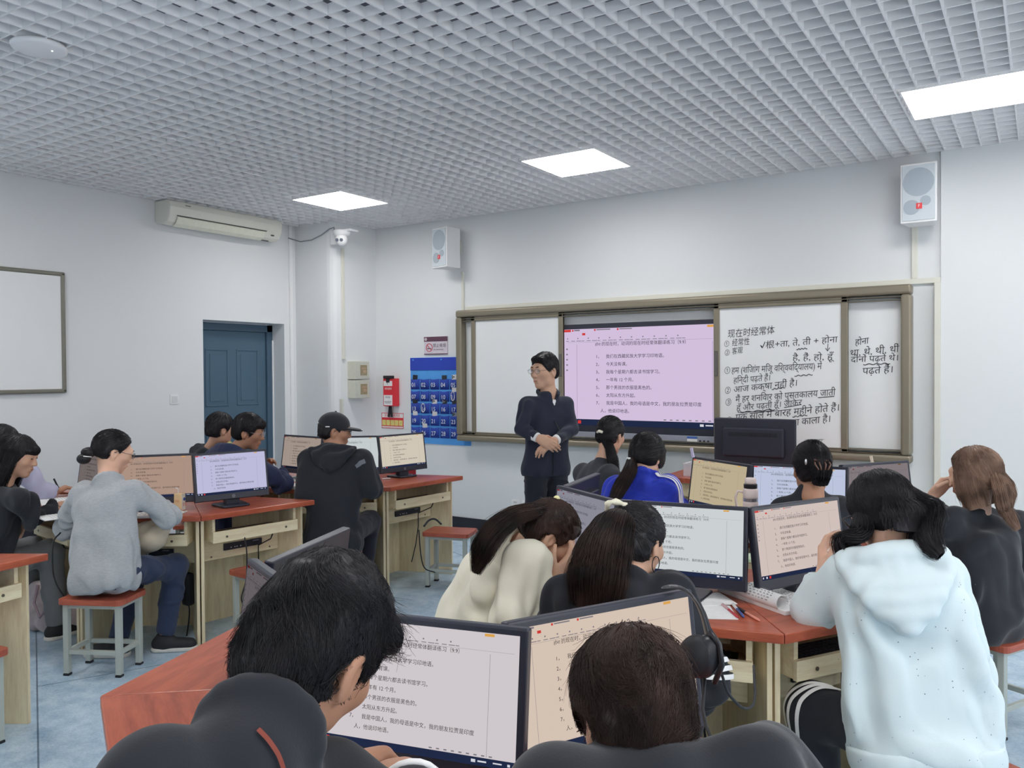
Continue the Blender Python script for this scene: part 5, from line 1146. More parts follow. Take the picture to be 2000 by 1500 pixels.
# --- dark hood at the back
J = auto_legs(dict(H=(-5.368, 4.021, 1.159), N=(-5.481, 4.008, 0.995), P=(-5.666, 3.979, 0.497), sR=(-5.274, 4.002, 0.938), sL=(-5.622, 3.978, 0.917), eR=(-5.219, 4.086, 0.761), eL=(-5.706, 4.020, 0.694), wR=(-5.293, 4.293, 0.752), wL=(-5.590, 4.225, 0.719), ang=(78, 8, 0)), 41)
p = Person(J, 'person in black hooded top seen from behind in front of the blue door', m_skin, .007)
p.body(detail=False); p.legs(m_trs, .01); p.top('black_hooded_top', m_blk, .022, hood=(.1, .03, .036), h=.01); p.cap(.014, top=.012).grow_cap(m_hair); p.strands(900, lambda l: l * V3((1, 1, .2)) + V3((0, 0, -.05)), .011, 6, .0012, (.001, .005), .25)
# --- black cap
J = dict(H=(-4.045, 3.947, 1.198), N=(-4.003, 3.908, 1.081), P=(-3.961, 3.836, 0.507), sL=(-4.153, 3.821, 1.005), sR=(-3.833, 3.981, 1.007), eL=(-4.108, 3.732, 0.783), wL=(-4.330, 4.058, 0.771), eR=(-3.775, 4.015, 0.820), wR=(-4.027, 4.232, 0.789), kR=(-4.038, 4.271, 0.533), kL=(-4.374, 4.127, 0.535), aR=(-4.041, 4.184, 0.066), aL=(-4.367, 4.122, 0.034), ang=(52, 8, 0))
p = Person(J, 'person in black baseball cap, glasses and black hooded jacket, seen from behind', m_skin2, .0055)
p.hand('R', (-4.189, 4.317, 0.782), (0, 0, -1), .4); p.body(); p.legs(m_trs, .01); p.top('black_hooded_jacket', m_blk, .03, hem=.13, hood=(.11, .065, .036), sleeve=.012, cuffR=.95, cuffL=.95, folds=((.009, 9, p.lat + p.up * .2, .3, 'drape'), (.006, 15, p.lat - p.up * .4, .5, 'drape')))
ribbon(p.FT, [(-3.797, 3.876, 0.978), (-3.726, 3.860, 1.004), (-3.729, 3.921, 1.018)], .03, 'sleeve_band', m_mid, p.root, p.org, .002)
p.cap(.008, face=(.03, .0, .95, .2), nape=.0).grow_cap(m_hair); p.strands(500, down, .008, 4, .001, (.001, .002), .2)
F = Field(p.J['H'] - .17, p.J['H'] + .2, .005); A = p.A
F.el(p.T(0, -.012, .045), (.089, .109, .09), A, .02); F.plane(p.T(0, 0, .022), -(A[:, 2] * .97 + A[:, 1] * .12), .006)
capo = grow(F, 'cap', m_blk2, p.root, p.org, smooth=1)
F = Field(p.J['H'] - .17, p.J['H'] + .22, .005); F.el(p.T(0, .10, .028), (.074, .088, .014), A, .01); F.el(p.T(0, .06, .0), (.07, .1, .022), A, .02, 'sub'); F.plane(p.T(0, .062, .0), -A[:, 1], .004); grow(F, 'brim', m_blk2, capo, p.org, smooth=1)
b = MB(); b.ball(p.rel(0, -.012, .136), (.008, .008, .006), 10); p.small(b, 'button', m_blk, capo); b = MB(); b.tube([p.rel(-.02, -.121, .04), p.rel(.02, -.121, .05)], .005, 6); b.tube([p.rel(.075, -.075, .03), p.rel(.086, -.05, .034)], .004, 6); b.tube([p.rel(.055, .17, .035), p.rel(.03, .18, .036)], .004, 6); p.small(b, 'cap_emblem', m_white, capo)
p.face(brows=False).glasses()
# --- dark jacket ponytail at the front island
J = auto_legs(dict(H=(-2.274, 4.587, 1.189), N=(-2.300, 4.529, 1.028), P=(-2.374, 4.445, 0.493), sR=(-2.195, 4.418, 0.961), sL=(-2.472, 4.593, 0.937), eR=(-2.112, 4.406, 0.783), wR=(-2.057, 4.634, 0.812), eL=(-2.462, 4.749, 0.721), wL=(-2.278, 4.870, 0.770), ang=(84, 14, 0)), 14)
p = Person(J, 'person with black ponytail in charcoal jacket facing the front wall beside the teacher', m_skin, .006, .95)
p.body(detail=False); p.legs(m_trs, .01); p.top('charcoal_jacket', m_dgrey, .02, neck=-.015, sleeve=.008, back=.02, folds=((.006, 9, p.up + p.fwd, .3, 'drape'),)); p.cap(.014, top=.004, face=(.05, .05, .85, .5)).grow_cap(m_hair); p.strands(1200, toward((-.01, -.14, .0)), .012, 7, .001, (.0005, .002), .06)
p.lock([p.T(-.01, -.115, .0), (-2.249, 4.514, 1.131), (-2.211, 4.486, 1.047), (-2.168, 4.461, 0.952)], [.018, .030, .034, .018], [.016, .022, .022, .012], p.A[:, 0], m_hair, 400, parent=p.hair)
b = MB(); b.tube([p.rel(-.03, -.118, .004), p.rel(-.01, -.132, .01), p.rel(.012, -.12, .004)], .009, 8); p.small(b, 'hair_tie', m_cream)
# --- royal blue jacket
J = auto_legs(dict(H=(-1.733, 3.921, 1.146), N=(-1.729, 3.858, 1.028), P=(-1.790, 3.731, 0.516), sL=(-1.853, 3.813, 0.982), sR=(-1.602, 3.877, 0.992), eL=(-1.865, 3.739, 0.821), eR=(-1.582, 3.950, 0.815), wL=(-1.844, 4.071, 0.798), wR=(-1.657, 4.196, 0.867), ang=(84, 22, 0)), 70)
p = Person(J, 'person with low ponytail in royal blue track jacket with white sleeve stripes', m_skin3, .006, .95)
p.hand('R', (-1.677, 4.310, 0.863), (0, 0, -1), .4); p.body(detail=False); p.legs(m_trs, .01); p.top('track_jacket', m_royal, .022, neck=-.01, sleeve=.006, collar=(.068, .035, .012), back=.01)
for i in range(3): ribbon(p.FT, [p.J['N'] * .55 + p.J['sR'] * .45 + p.up * .06 - p.fwd * (.01 + .016 * i), p.J['sR'] + p.up * .05 + p.lat * .03 - p.fwd * (.012 + .018 * i), p.J['sR'] * .7 + p.J['eR'] * .3 + p.lat * .07 - p.fwd * (.02 + .018 * i), p.J['sR'] * .3 + p.J['eR'] * .7 + p.lat * .07 - p.fwd * (.02 + .018 * i)], .010, 'sleeve_stripe', m_white, p.topobj, p.org, .004)
p.showear = False; p.cap(.016, top=.006, side=.004, face=(.05, .03, .9, .35), extra=(('bang', (0, .07, .06), (.066, .03, .04), .02), ('bang', (.07, .035, .0), (.016, .03, .05), .015))).grow_cap(m_hair); p.strands(1400, toward((-.03, -.16, -.06)), .012, 7, .001, (.0005, .002), .05)
p.lock([p.T(-.03, -.11, -.05), (-1.746, 3.746, 1.097), (-1.755, 3.662, 1.036), (-1.787, 3.613, 0.938)], [.02, .036, .042, .03], [.016, .024, .024, .016], p.A[:, 0], m_hairr, 450, parent=p.hair)
b = MB(); b.tube([p.rel(-.055, -.108, -.045), p.rel(-.03, -.128, -.05), p.rel(-.008, -.118, -.062)], .008, 8); p.small(b, 'hair_tie', m_white)
# --- claw clip
J = auto_legs(dict(H=(-0.888, 3.838, 1.140), N=(-0.873, 3.782, 1.022), P=(-0.895, 3.656, 0.494), sL=(-0.989, 3.730, 0.954), sR=(-0.763, 3.853, 0.965), eL=(-1.017, 3.721, 0.778), eR=(-0.744, 3.901, 0.792), wL=(-1.028, 4.033, 0.793), wR=(-0.861, 4.143, 0.804), ang=(116, 10, 0)), 104)
p = Person(J, 'person with black hair twisted up in a claw clip before the light blue screen', m_skin2, .006, .95)
p.body(detail=False); p.legs(m_trs, .01); p.top('black_top', m_blk, .016, sleeve=.004, neck=-.03); p.cap(.014, top=.01, back=.012, face=(.045, .04, .85, .5)).grow_cap(m_hair); p.strands(1500, toward((.01, -.13, .02)), .013, 7, .001, (.0008, .006), .18)
p.lock([p.T(.012, -.11, -.07), p.T(.014, -.145, -.02), p.T(.014, -.135, .05), p.T(.01, -.10, .10)], [.03, .042, .04, .026], [.022, .03, .028, .016], p.A[:, 0], m_hair, 420, name='hair_twist', fray=.25, parent=p.hair)
rg = np.random.default_rng(3); P0 = np.stack([p.T(.0 + rg.normal(0, .012), -.08 + rg.normal(0, .012), .11) + np.stack([p.A @ V3((dx * t, -.02 * t, (.022 * math.sin(t * 2.4) + .008 * t))) for t in np.linspace(0, 1, 8)]) for dx in rg.normal(0, .014, 60)]); V, f = tubes(P0, .0009, '', None, None, p.org); link_mesh('loose_hair', V, f, m_hair, p.hair)
b = MB(); [b.tube([p.rel(.012 + .03 * sx, -.150, .035), p.rel(.012 + .034 * sx, -.182, .015), p.rel(.012 + .02 * sx, -.184, -.01)], .004, 6) for sx in (-1, -.4, .4, 1)]; b.tube([p.rel(-.02, -.155, .036), p.rel(.044, -.155, .036)], .006, 8); p.small(b, 'claw_clip', mat('claw_clip_brown', alb(96, 66, 56), .2, .6))
b = MB(); b.ball(p.rel(-.048, -.118, .03), (.007, .006, .016), 8); p.small(b, 'hair_slide', mat('steel_clip', alb(206, 208, 210), .2, .6, metal=.6))
# --- long light brown hair
J = auto_legs(dict(H=(-0.262, 4.185, 1.113), N=(-0.250, 4.190, 0.956), P=(-0.206, 4.134, 0.498), sL=(-0.360, 4.053, 0.912), sR=(-0.121, 4.375, 0.869), eL=(-0.479, 4.166, 0.882), wL=(-0.428, 4.202, 1.010), eR=(-0.054, 4.441, 0.670), wR=(-0.229, 4.660, 0.768), ang=(166, 8, 0)), 149)
p = Person(J, 'person with long light brown hair in black sweater resting the chin on a hand', m_skin3, .0055, .97)
p.hand('L', (-0.370, 4.215, 1.084), (.5, -.3, .1), .9, .6); p.hand('R', (-0.320, 4.690, 0.779), (0, 0, -1), .6); p.body(); p.legs(m_trs, .012); p.top('black_sweater', m_blk2, .034, hem=.11, sleeve=.014, cuffL=.9, waist=.02)
p.showear = False; p.cap(.018, top=.006, side=.006, face=(.05, .02, .9, .3)).grow_cap(m_hairl); p.strands(2600, lambda l: l * V3((1, .9, .1)) + V3((0, -.01, -.09)), .014, 9, .0011, (.0008, .004), .08)
p.lock([p.T(.0, -.085, .05), p.T(.0, -.118, -.05), p.T(.005, -.122, -.12), p.T(.02, -.125, -.165)], [.03, .105, .105, .03], [.016, .03, .026, .006], p.A[:, 0], m_hairl, 1100, name='hair_back', parent=p.hair, fray=.12)
for sx in (-1, 1): p.lock([p.T(sx * .07, 0, .04), p.T(sx * .095, -.01, -.06), p.T(sx * .1, -.03, -.14)], [.055, .06, .05], [.02, .022, .012], p.A[:, 1], m_hairl, 400, name='hair_side', parent=p.hair, seed=8 + sx)
p.lock([p.T(.05, -.12, -.10), (-0.155, 4.151, 1.000), (-0.122, 4.121, 0.956), (-0.091, 4.115, 0.899)], [.02, .045, .04, .02], [.012, .02, .018, .008], p.A[:, 0], m_hairl, 500, name='hair_tip', parent=p.hair, fray=.4, wav=.008)
# --- pale blue hoodie
J = dict(H=(-0.422, 2.740, 1.145), N=(-0.387, 2.684, 1.039), P=(-0.298, 2.644, 0.511), sL=(-0.506, 2.694, 0.946), sR=(-0.262, 2.765, 0.951), eL=(-0.625, 2.741, 0.812), wL=(-0.615, 2.826, 0.916), eR=(-0.221, 2.775, 0.737), wR=(-0.166, 2.936, 0.562), kL=(-0.622, 2.711, 0.498), kR=(-0.460, 3.071, 0.380), aL=(-0.614, 2.759, 0.049), aR=(-0.447, 3.097, -0.064), ang=(142, 26, 0))
p = Person(J, 'person with long dark hair in pale blue speckled hoodie and black striped trousers', m_skin3, .0055, .97)
p.hand('L', (-0.625, 2.858, 0.971), (.8, .2, .2), .5, .5); p.hand('R', (-0.136, 2.955, 0.509), (-.5, -.3, 0), .6, .5); p.body(); p.legs(m_blk, .018, toes={'L': 150, 'R': 150})
p.top('hoodie', m_pale, .034, hem=.06, hood=(.125, .13, .042), sleeve=.012, cuffL=.86, cuffR=.92, waist=.02, back=.0, h=.0085, folds=((.022, 6, p.up * .75 - p.lat * .65, .3, 'drape'), (.012, 10, p.up * .9 - p.lat * .3, .7, 'drape'), (.006, 17, p.up * .5 + p.lat * .8, .35, 'drape')))
hemc = p.J['P'] - p.up * .045
F = Field(hemc - .3, hemc + .3, .0085); F.rc(hemc - p.lat * .073, hemc + p.lat * .073, .143, k=.03, flat=(p.fwd, .88)); F.plane(hemc + p.up * .03, p.up, .008); F.plane(hemc - p.up * .045, -p.up, .008); grow(F, 'rib_hem', m_pale, p.topobj, p.org, ((.0018, 60, p.up, .05, False),), 1)
rg = np.random.default_rng(9); v, f = p.FT.nets(); pk = v[rg.integers(0, len(v), 260)]; g = p.FT.grad(pk); t1 = np.cross(g, V3((.3, .5, .8))); t1 /= np.linalg.norm(t1, axis=1, keepdims=True); t2 = np.cross(g, t1); r_ = rg.uniform(.0012, .0024, (260, 1)); c = pk + g * .011
link_mesh('speckles', np.stack([c + t1 * r_, c + t2 * r_, c - t1 * r_, c - t2 * r_], 1).reshape(-1, 3) - p.org, np.arange(1040).reshape(-1, 4), mat('speckle_grey', alb(120, 128, 140), .7), p.topobj)
for i in range(3):
    o = i * .028
    ribbon(p.FL, [V3(q) + p.fwd * o for q in ((-0.645, 2.620, 0.509), (-0.602, 2.585, 0.563), (-0.551, 2.555, 0.569))] if False else [p.J['kL'] + (p.J['P'] - p.J['kL']) * (.12 + .07 * i) + p.lat * a + V3((0, 0, b)) for a, b in ((-.11, -.05), (-.10, .04), (-.04, .10), (.03, .11))], .014, 'trouser_stripe', m_white, p.legobj, p.org, .006)
p.showear = False; p.cap(.018, top=.006, side=.004, face=(.05, .02, .9, .3)).grow_cap(m_hair); p.strands(3000, lambda l: (l - V3((.012, .0, .1))) * V3((1, .9, .2)) + V3((0, 0, -.06)), .014, 9, .0010, (.0008, .004), .08)
p.lock([p.T(-.07, .0, .03), p.T(-.1, .0, -.06), (-0.529, 2.655, 1.068), (-0.529, 2.655, 1.020)], [.02, .055, .045, .02], [.014, .024, .02, .01], p.A[:, 1], m_hair, 600, name='hair_side', parent=p.hair, fray=.25)
p.lock([p.T(.05, -.085, .05), p.T(.085, -.10, -.03), (-0.285, 2.613, 1.107), (-0.243, 2.588, 1.067)], [.02, .06, .05, .02], [.016, .028, .022, .01], p.A[:, 1], m_hair, 900, name='hair_back', parent=p.hair, fray=.25, seed=5)
p.lock([p.T(-.02, -.09, .05), p.T(-.02, -.125, -.03), p.T(-.03, -.12, -.09)], [.03, .08, .07], [.016, .024, .012], p.A[:, 0], m_hair, 700, name='hair_back', parent=p.hair, fray=.2, seed=6)
b = MB(); b.tube([p.rel(-.084, .02, .01), p.rel(-.082, .085, .016), p.rel(-.06, .1, .0), p.rel(-.05, .1, -.01)], .003, 6); p.small(b, 'glasses', m_lens)
# --- long dark ponytail, black shirt
J = auto_legs(dict(H=(-1.040, 2.269, 1.067), N=(-1.035, 2.181, 0.983), P=(-0.998, 2.068, 0.506), sL=(-1.186, 2.118, 0.912), sR=(-0.925, 2.252, 0.928), eL=(-1.245, 2.128, 0.746), eR=(-0.820, 2.253, 0.716), wL=(-1.276, 2.401, 0.721), wR=(-0.950, 2.420, 0.520), ang=(86, 20, 0)), 104)
p = Person(J, 'person with long dark ponytail, scrunchie and hoop earring in black shirt, seen from behind', m_skin, .0055, .96)
p.body(); p.legs(m_blk, .014); p.top('black_shirt', m_blk, .026, sleeve=.016, hem=.07, cuffL=.95, cuffR=.95, collar=(.066, .02, .01))
for i in range(3): ribbon(p.FT, [p.J['eR'] + (p.J['sR'] - p.J['eR']) * (.02 + .10 * i) + p.lat * a - p.fwd * b for a, b in ((-.02, .09), (.05, .07), (.09, .0), (.07, -.06))], .014, 'sleeve_stripe', m_white, p.topobj, p.org, .007)
p.cap(.014, top=.004, back=.004, face=(.045, .05, .85, .5)).grow_cap(m_hair); p.strands(2600, toward((-.03, -.12, .08)), .013, 8, .0009, (.0004, .002), .05)
p.lock([p.T(-.03, -.085, .07), (-1.049, 2.137, 1.157), (-1.055, 2.081, 1.091), (-1.058, 2.039, 1.011), (-1.059, 2.024, 0.927)], [.028, .06, .085, .092, .075], [.026, .036, .04, .036, .02], p.A[:, 0], m_hairr, 2200, parent=p.hair, fray=.12, S=22)
rg = np.random.default_rng(2); b = MB(); pts = [p.T(-.03, -.095, .08) + p.A @ V3((.030 * math.cos(a), -.012 + .018 * math.sin(a * 2), .03 * math.sin(a))) - p.org for a in np.linspace(0, 2 * math.pi, 26)]; b.tube([tuple(q) for q in pts], [.009 + .003 * math.sin(i * 2.1) for i in range(26)], 8); p.small(b, 'scrunchie', mat('scrunchie_cream', alb(220, 206, 186), .7, scale=60, var=.3))
for sx in (-1, 1): b = MB(); b.tube([p.rel(sx * .083, -.012 + .024 * math.sin(a), -.052 + .024 * math.cos(a)) for a in np.linspace(0, 2 * math.pi, 22)], .0016, 6); p.small(b, 'hoop_earring', mat('earring_dark', alb(40, 40, 44), .3, .6, metal=.5))
p.face(eyes=False)
# --- cream shirt, face in hand
J = auto_legs(dict(H=(-1.419, 2.376, 1.030), N=(-1.530, 2.353, 0.993), P=(-1.793, 2.273, 0.497), sR=(-1.418, 2.248, 0.968), sL=(-1.663, 2.470, 0.953), eR=(-1.399, 2.155, 0.812), wR=(-1.347, 2.293, 0.910), eL=(-1.674, 2.536, 0.761), wL=(-1.495, 2.502, 0.870), ang=(44, 46, 0)), 59)
p = Person(J, 'person in cream shirt with brown ponytail, bowing the face into a hand', m_skin, .0055, .97)
p.hand('R', (-1.321, 2.350, 0.976), (-.6, .1, .5), .35, .6, .5); p.hand('L', (-1.396, 2.441, 0.949), (-.6, .1, .5), .4, .5, .5); p.body(); p.legs(m_trs, .014)
p.top('cream_shirt', m_cream, .028, hem=.1, sleeve=.016, cuffR=.9, cuffL=.9, collar=(.08, .03, .016), back=.02, folds=((.020, 7, p.up * .9 + p.lat * .3, .3, 'drape'), (.012, 11, p.up * .7 - p.lat * .6, .6, 'drape'), (.007, 19, p.lat, .4, 'drape')))
p.cap(.014, top=.004, face=(.05, .045, .88, .45)).grow_cap(m_hairb); p.strands(2600, toward((-.0, -.10, .10)), .013, 8, .0009, (.0004, .002), .05)
p.lock([p.T(0, -.07, .085), (-1.456, 2.226, 1.128), (-1.501, 2.170, 1.082), (-1.523, 2.129, 1.020), (-1.537, 2.118, 0.949)], [.024, .042, .058, .058, .022], [.022, .03, .034, .03, .012], p.A[:, 0], m_hairr, 1500, parent=p.hair, fray=.3, S=20)
b = MB(); b.ball(p.rel(.0, -.075, .118), (.012, .012, .012), 12); p.small(b, 'hair_tie_bead', mat('bead_pale', alb(228, 218, 160), .4)); b = MB(); b.tube([p.rel(-.03, -.07, .098), p.rel(.0, -.078, .108), p.rel(.03, -.068, .096)], .007, 8); b.tube([p.rel(.0, -.06, .11), p.rel(.012, -.03, .112), p.rel(.024, -.025, .105)], .003, 6); b.tube([p.rel(.005, -.045, .112), p.rel(-.008, -.02, .112)], .003, 6); p.small(b, 'hair_tie', mat('hair_tie_yellow', alb(214, 190, 96), .5)); p.face(lips=False)
# --- foreground left
J = auto_legs(dict(H=(-0.844, 0.778, 1.206), N=(-0.811, 0.646, 1.146), P=(-.862, .640, .50), sL=(-0.830, 0.531, 1.133), sR=(-0.819, 0.779, 1.026), eL=(-1.02, .83, .84), wL=(-0.945, 0.925, 0.964), eR=(-0.697, 0.807, 0.984), wR=(-0.763, 0.892, 1.004), ang=(104, 36, 14)), 108)
p = Person(J, 'person with tousled black hair in black track jacket in the left foreground', m_skin2, .005, 1.0)
p.hand('L', (-0.943, 0.990, 0.955), (.2, .5, -.6), (.75, .8, .85, .9), .9, .8); p.hand('R', (-0.877, 0.957, 0.983), (-.6, .35, -.4), (.75, .8, .85, .9), .9, .8); p.body(); p.legs(m_trs, .012)
p.top('track_jacket', m_blk, .014, sleeve=.006, hem=.08, collar=(.070, .04, .012), cuffL=.9, cuffR=.9, h=.006, neck=.01, folds=((.008, 7, p.lat, .35, 'drape'), (.005, 13, p.up + p.lat, .4, 'drape')))
ribbon(p.FT, [(-0.736, 0.607, 1.219), (-0.724, 0.615, 1.196), (-0.711, 0.622, 1.172), (-0.704, 0.627, 1.140)], .006, 'red_piping', mat('piping_rust', alb(120, 56, 44), .7), p.topobj, p.org, .006)
ribbon(p.FT, [(-0.778, 0.693, 1.153), (-0.771, 0.698, 1.144), (-0.767, 0.700, 1.131)], .014, 'white_trim', m_white, p.topobj, p.org, .006)
for q, d in (('R', .92), ('L', .92)): c = p.J['e' + q] + (p.J['w' + q] - p.J['e' + q]) * .9; u = unit(p.J['w' + q] - p.J['e' + q]); e1 = unit(np.cross(u, (0, 0, 1))); e2 = np.cross(u, e1); b = MB(); b.tube([tuple(c - p.org + (e1 * math.cos(a) + e2 * math.sin(a)) * .043) for a in np.linspace(0, 2 * math.pi, 20)], .005, 8); p.small(b, 'white_cuff', m_white)
p.cap(.009, top=.020, back=.006, face=(.06, .05, .9, .4), nape=.022, lump=(.0035, 34), extra=(('bang', (0, .075, .075), (.066, .04, .034), .02),)).grow_cap(m_hair)
wh = V3((-.012, -.06, .12))
p.strands(9000, lambda l: (l - wh) * V3((1, 1, .5)) + V3((.010, .012, -.035)) + .35 * np.stack([-(l - wh)[:, 1], (l - wh)[:, 0], 0 * l[:, 0]], 1), .010, 8, .0006, (.0008, .006), .05, clump=.5, cf=26, cl=1.8, lenvar=.35, zmin=-.10, zside=-.03)
p.strands(1200, lambda l: V3((.3, 1, -.25)) + 0 * l, .012, 6, .0006, (.003, .026), .08, seed=4, clump=.5, cf=30, cl=1.4, keep=lambda l: (l[:, 1] > .02) & (l[:, 2] > .02))
# --- foreground right
J = auto_legs(dict(H=(-0.528, 1.137, 1.062), N=(-0.480, 1.078, 1.023), P=(-.200, 1.230, .50), sL=(-0.569, 0.968, 1.005), sR=(-0.341, 1.169, 1.013), eL=(-0.723, 1.105, 0.778), eR=(-0.288, 1.329, 0.856), wL=(-0.775, 1.389, 0.673), wR=(-0.538, 1.544, 0.671), ang=(136, 20, 0)), 140)
p = Person(J, 'person with wavy dark brown hair in black top facing the peach screen', m_skin3, .005, .96); p.earcut = .042
p.body(detail=False); p.legs(m_trs, .012); p.top('black_top', m_blk2, .016, sleeve=.010, hem=.08, collar=(.074, .03, .014), h=.006, folds=((.008, 7, p.lat, .35, 'drape'), (.005, 12, p.lat + p.up, .4, 'drape')))
p.cap(.016, top=.014, side=.008, face=(.06, .05, .9, .4), nape=-.002, lump=(.003, 30), extra=(('bang', (0, .075, .07), (.066, .04, .034), .02),)).grow_cap(m_hairb)
wh = V3((.0, -.01, .135))
p.strands(9000, lambda l: (l - wh) * V3((1, 1, .5)) + V3((0, 0, -.035)), .010, 9, .0006, (.0008, .005), .05, clump=.6, cf=22, cl=1.6, curl=.12, lenvar=.35, zmin=-.07, zside=-.005, keep=lambda l: (np.abs(l[:, 0]) < .07) | (l[:, 2] > .015))
p.strands(170, lambda l: l * V3((1, 1, 0)) + V3((0, .02, .0)), .010, 8, .0006, (.003, .02), .1, seed=4, curl=.5, clump=.7, cf=30, keep=lambda l: l[:, 2] > .08)
# ------------------------------------------------------------------ small things on and around the desks
def rounded(pts, n=6):
    """Catmull-Rom through the points"""
    P = [Vector(q) for q in pts]; P = [P[0] * 2 - P[1]] + P + [P[-1] * 2 - P[-2]]; out = []
    for i in range(1, len(P) - 2):
        a, b, c, d = P[i - 1:i + 3]
        for k_ in range(n):
            t = k_ / n; out.append(.5 * (2 * b + (c - a) * t + (2 * a - 5 * b + 4 * c - d) * t * t + (3 * b - a - 3 * c + d) * t ** 3))
    return out + [P[-2]]
m_write = mat('pencil_grey', alb(120, 122, 126), .8)
def book_open(name, loc, rz, label, cat, w=.36, d=.26, th=.012, lines=True, writing=True):
    t = empty(name, loc, rz, label, cat); n = 14
    prof = [(w / 2 * u, th * (.35 + .65 * math.sin(math.pi * min(1, abs(u) * 1.25 + .06)) ** .7)) for u in np.linspace(-1, 1, n)]
    b = MB(); b.extrude([(-w / 2, 0)] + [(x, z) for x, z in prof] + [(w / 2, 0)], (0, -d / 2, .001), (1, 0, 0), (0, 0, 1), (0, 1, 0), d); b.build('pages', m_paper, t)
    if writing:
        k = MB(); rg = np.random.default_rng(abs(hash(label)) % 1000)
        for i in range(12):
            for sx in (-1, 1):
                x = sx * w * .25 - w * .17; y = d * .40 - i * d * .065
                for _ in range(6):
                    l = rg.uniform(.012, .03); zz = np.interp(x + l / 2, [p_[0] for p_ in prof], [p_[1] for p_ in prof]) + .0022
                    k.box((x + l / 2, y, zz), (l * .7, .0022, .0004)); x += l + .004
        k.build('handwriting', m_write, t)
    return t
x, y, z = (-4.825, 2.494, 0.783); book_open('notebook', (x, y, DESK_H), R_(-10), 'open white notebook under the black-jacketed writer at the left edge', 'notebook')
x, y, z = (-5.297, 2.759, 0.819); book_open('notebook', (x, y, DESK_H), R_(-20), 'open white notebook under the hand with the black pen', 'notebook')
x, y, z = (-4.293, 2.753, 0.780); book_open('notebook', (x - .02, y + .02, DESK_H), R_(36), 'open white book beneath the arm of the grey top', 'notebook', .3, .21)
x, y, z = (-4.823, 4.326, 0.780); book_open('notebook', (x, y, DESK_H), R_(-20), 'open book on the desk before the person with thin glasses', 'notebook', .3, .21)
b = MB(); [b.box((0, 0, .006 + .012 * i), (.14, .20, .011), Rz(.05 * i)) for i in range(2)]; t = b.build('booklet_stack', m_paper, loc=((-4.447, 4.002, 0.780)), rot=(0, 0, R_(20))); tag(t, 'small stack of white booklets at the left elbow of the cap wearer', 'booklets')
# pens
def pen(loc, rz, body, capm, label, L_=.14, tilt=0):
    t = empty('pen', loc, rz, label, 'pen'); t.rotation_euler = (0, tilt, rz)
    MB().tube([(-L_ / 2, 0, 0), (L_ * .42, 0, 0), (L_ / 2, 0, 0)], [.0046, .0046, .0015], 10).build('barrel', body, t, smooth=True); MB().tube([(-L_ / 2 - .002, 0, 0), (-L_ * .12, 0, 0)], .0056, 10).build('cap', capm, t); return t
m_clear = mat('clear_pink', alb(226, 186, 190), .2, .5, alpha=.75); m_penb = mat('pen_blue', alb(70, 90, 150), .3); m_pens = mat('pen_salmon', alb(232, 150, 130), .3); m_penk = mat('pen_black', alb(36, 36, 40), .3); m_penw = mat('pen_clear', alb(214, 214, 216), .2, .5); m_penr = mat('pen_red', alb(180, 50, 60), .3)
for a, b_, bm, cm, lab in (((1412,1181), (1443,1207), m_penr, m_clear, 'clear pen with red refill on the desk beside the loose white paper'), ((1432,1180), (1453,1205), m_penb, m_penw, 'clear pen with blue refill lying between two other pens'), ((1440,1187), (1484,1212), m_pens, m_penk, 'black and salmon pen nearest the curled notebook')):
    A_ = Vector({(1412,1181): (-0.928, 2.734, 0.786), (1432,1180): (-0.900, 2.758, 0.786), (1440,1187): (-0.874, 2.724, 0.786)}[a]); B_ = Vector({(1443,1207): (-0.834, 2.614, 0.786), (1453,1205): (-0.823, 2.633, 0.786), (1484,1212): (-0.768, 2.623, 0.786)}[b_]); d_ = B_ - A_
    pen((A_ + B_) / 2 - Vector((0, 0, .0005)), math.atan2(d_.y, d_.x), bm, cm, lab, d_.length)
for p_, rz, lab in (((-4.244, 4.544, 0.786), 1.3, 'white pen beside the right elbow of the cap wearer'), ((-4.224, 4.624, 0.786), 1.1, 'white pen lying alone under the cream screen')): pen(p_, rz, m_penw, m_penr if 'alone' in lab else m_penk, lab, .12)
pa, pb = Vector((-5.562, 2.842, 0.901)), Vector((-5.528, 2.863, 0.821)); d_ = pb - pa; t = empty('pen', (pa + pb) / 2, 0, 'black pen held upright by the lavender sleeve writer', 'pen'); q = MB(); q.tube([pa - (pa + pb) / 2, pb - (pa + pb) / 2], .006, 10); q.build('barrel', m_penk, t)
# curled notebook on the right desk
t = empty('curled_notebook', (-0.888, 2.896, 0.780), R_(-31), 'handwritten notebook with its page curled into a roll, before the pale blue hoodie', 'notebook')
b = MB(); b.box((.06, .05, .008), (.34, .20, .016)); b.build('pages', m_paper, t, bevel=.002)
sp = [(.030 * (1 - .10 * a) * math.cos(a * 1.9), .032 + .030 * (1 - .10 * a) * math.sin(a * 1.9)) for a in np.linspace(0, 4.2, 34)]
b = MB(); vs = []; [vs.extend([(-.14, -.035 + p_[0], p_[1]), (.20, -.035 + p_[0], p_[1])]) for p_ in sp]; b.add(vs, [(2 * i, 2 * i + 2, 2 * i + 3, 2 * i + 1) for i in range(len(sp) - 1)]); o = b.build('rolled_page', m_paper, t, smooth=True); so = o.modifiers.new('thick', 'SOLIDIFY'); so.thickness = .0016
k = MB(); rg = np.random.default_rng(4)
for i in range(7):
    a = R_(60 + 18 * i); x = -.12
    while x < .17: l = rg.uniform(.006, .016); k.box((x + l / 2, -.035 + .0318 * math.cos(a), .032 + .0318 * math.sin(a)), (l * .7, .003, .0008), Matrix.Rotation(a + math.pi / 2, 3, 'X')); x += l + .006
